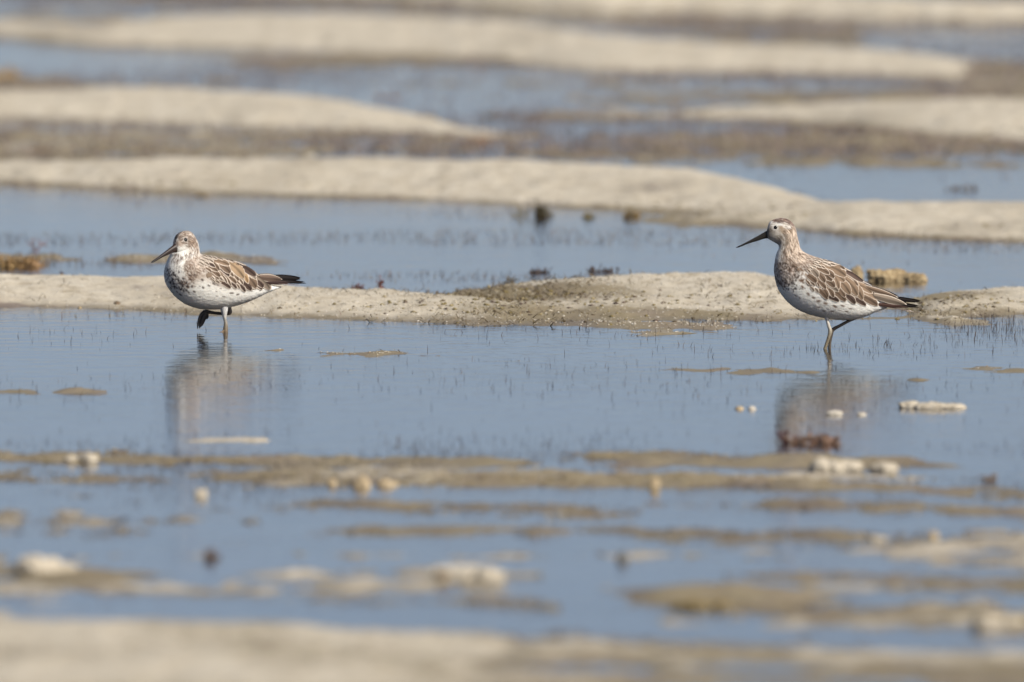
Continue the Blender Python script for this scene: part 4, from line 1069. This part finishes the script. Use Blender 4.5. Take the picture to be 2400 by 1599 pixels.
weed('seaweed_clump', 'low brown seaweed strip left of the far bars in the pool', 'seaweed', 100, 354, 80, 11, (.16,.10,.05), (.26,.17,.09), 317, 16, .25, .0014, lump=2)
weed('seaweed_clump', 'reddish seaweed bits far back behind the left bar', 'seaweed', 905, 232, 60, 14, (.20,.11,.08), (.30,.18,.11), 318, 14, .25, .0018, lump=3)
weed('seaweed_clump', 'red brown seaweed raft with one prong floating before the right bird', 'seaweed', 1912, 1042, 140, 32, (.19,.10,.065), (.30,.20,.13), 319, 42, .7, .0011, lump=1)
weed('seaweed_sprig', 'dark red prong sticking up at the left end of the floating raft', 'seaweed', 1848, 1040, 22, 38, (.10,.03,.025), (.18,.07,.05), 320, 5, 1.2, .0014)
weed('seaweed_clump', 'little brown tuft by the right edge above the low lips', 'seaweed', 2320, 1128, 24, 28, (.20,.12,.05), (.34,.22,.10), 321, 8, .9, .0013, lump=2)
weed('seaweed_clump', 'brown stump of weed standing in the near pool left of centre', 'seaweed', 495, 1306, 24, 38, (.19,.14,.115), (.28,.21,.17), 322, 10, 1.0, .0014, lump=2)
weed('seaweed_clump', 'olive weed hummock on the low ridge at the lower right', 'seaweed', 1640, 1400, 170, 30, (.22,.16,.06), (.38,.29,.13), 323, 26, .3, .0013, lump=7)
# lumpy pale things
rock('sponge', 'yellowish lumpy sponge with a tall knob behind the right bird', 'sponge', 2008, 650, 26, 32, 'yellow_sponge', 401, .6)
rock('sponge', 'long knobbly yellow sponge in the pool over the tail of the right bird', 'sponge', 2104, 660, 118, 34, 'yellow_sponge', 402, .7, 7)
rock('rubble_sand_lump', 'long flat piece of pale coral rubble right of the right bird reflection', 'rubble', 2178, 958, 128, 20, 'pale_coral_sand', 403, .5, 6)
rock('pebble', 'round white pebble lying left of the right bird reflection', 'pebble', 1762, 962, 20, 11, 'white_shell', 404, .2)
rock('pebble', 'dull tan pebble left of the round white pebble', 'pebble', 1734, 961, 22, 9, 'tan_coral', 405, .3)
rock('pebble', 'oblong white pebble under the right bird reflection', 'pebble', 1957, 974, 40, 13, 'white_shell', 406, .3)
rock('pebble', 'small white pebble right of the oblong one', 'pebble', 2020, 975, 23, 9, 'white_shell', 407, .2)
rock('rubble_sand_lump', 'long pale slab in the water under the left bird reflection', 'rubble', 538, 1034, 168, 8, 'pale_coral_sand', 408, .35, 6)
rock('rubble_sand_lump', 'cream sand lump on the left low lip', 'rubble', 188, 1076, 74, 22, 'pale_coral_sand', 409, .4, 3)  # a lump of sand on the flat, modelled as a separate piece
rock('rubble_sand_lump', 'large rounded cream sand lump on the right low lip', 'rubble', 1955, 1088, 110, 34, 'pale_coral_sand', 410, .35, 3)  # sand lump too, built with the rubble shape
rock('rubble_sand_lump', 'second cream sand lump just right of the large one', 'rubble', 2072, 1094, 66, 22, 'pale_coral_sand', 411, .35)  # another lump of bare sand
rock('rubble_sand_lump', 'knobbly yellow tan rubble in the middle of the row of three', 'rubble', 848, 1142, 36, 32, 'tan_coral', 412, .5, 3)
rock('rubble_sand_lump', 'flat tan rubble at the right of the row of three', 'rubble', 904, 1136, 54, 20, 'tan_coral', 413, .4, 3)
rock('rubble_sand_lump', 'small tan rubble at the left of the row of three', 'rubble', 778, 1130, 24, 18, 'tan_coral', 414, .4)
rock('rubble_sand_lump', 'single pale stub of rubble in the near left pool', 'rubble', 470, 1166, 28, 26, 'pale_coral_sand', 415, .45, 2)
rock('rubble_sand_lump', 'peach coloured knob of rubble on the second low lip', 'rubble', 1534, 1140, 24, 22, 'tan_coral', 416, .3)
rock('rubble_sand_lump', 'pale pink rubble piece far right in the near pool', 'rubble', 2060, 1266, 42, 17, 'pale_coral_sand', 417, .35, 2)
rock('rubble_sand_lump', 'round tan rubble knob right of the pale pink piece', 'rubble', 2188, 1266, 26, 24, 'tan_coral', 418, .35)
rock('pebble', 'dark grey stone alone in the near pool right of centre', 'pebble', 1460, 1308, 26, 26, 'dark_stone', 419, .25)
rock('rubble_sand_lump', 'blurred cream sand mound at the lower left', 'rubble', 112, 1342, 118, 44, 'pale_coral_sand', 420, .3, 3)  # pale mound of sand, shaped like the rubble
rock('rubble_sand_lump', 'blurred cream rubble mound at the lower centre', 'rubble', 1130, 1346, 105, 44, 'pale_coral_sand', 421, .4, 4)
rock('rubble_sand_lump', 'brownish rubble left against the lower centre mound', 'rubble', 1040, 1342, 46, 22, 'brown_stone', 422, .4, 2)
rock('rubble_sand_lump', 'blurred cream mound at the lower right corner', 'rubble', 2340, 1456, 110, 30, 'pale_coral_sand', 423, .3, 3)
rock('pebble', 'dark brown pebble on the sand left of the left bird', 'pebble', 274, 690, 15, 8, 'brown_stone', 424, .4)
rock('pebble', 'tiny slate grey pebble under the brown one', 'pebble', 285, 705, 6, 4, 'dark_stone', 425, .2)
rock('shell', 'small white shell on the crest of the left sand', 'shell', 188, 650, 11, 8, 'white_shell', 426, .35)
rock('shell', 'pale shell on the crest of the long sand bar', 'shell', 726, 374, 26, 11, 'white_shell', 427, .35)
rock('weed_shred', 'small yellow husk standing on the left sand', 'shred', 145, 658, 17, 16, 'yellow_sponge', 428, .35)  # yellow scrap of weed, built as a small lump
rock('weed_shred', 'tiny olive husk at the water edge on the left', 'shred', 187, 723, 10, 5, 'yellow_sponge', 429, .3)  # yellow-green scrap, same small lump shape
def twig(px, py, wpx, label, c, seed):
    x, y, z = spot(px, py); m = y / K; w = wpx * m
    r = np.random.default_rng(seed)
    P = [[-w / 2, .002, .0012], [-w / 6, 0, .002], [w / 5, -.002, .0013], [w / 2, .001, .001]]
    V, F, u = loft_tube(P, [.0009, .0014, .0012, .0006], 7)
    tag(mesh_obj('twig', V, F, M_WEED, loc=(x, y, z), colors=np.zeros((len(V), 3)) + c), label, 'twig')
twig(335, 665, 29, 'thin red brown twig lying on the sand left of the left bird', (.16,.07,.05), 1)
twig(145, 643, 8, 'tiny dark twig on top of the yellow husk', (.10,.04,.03), 2)
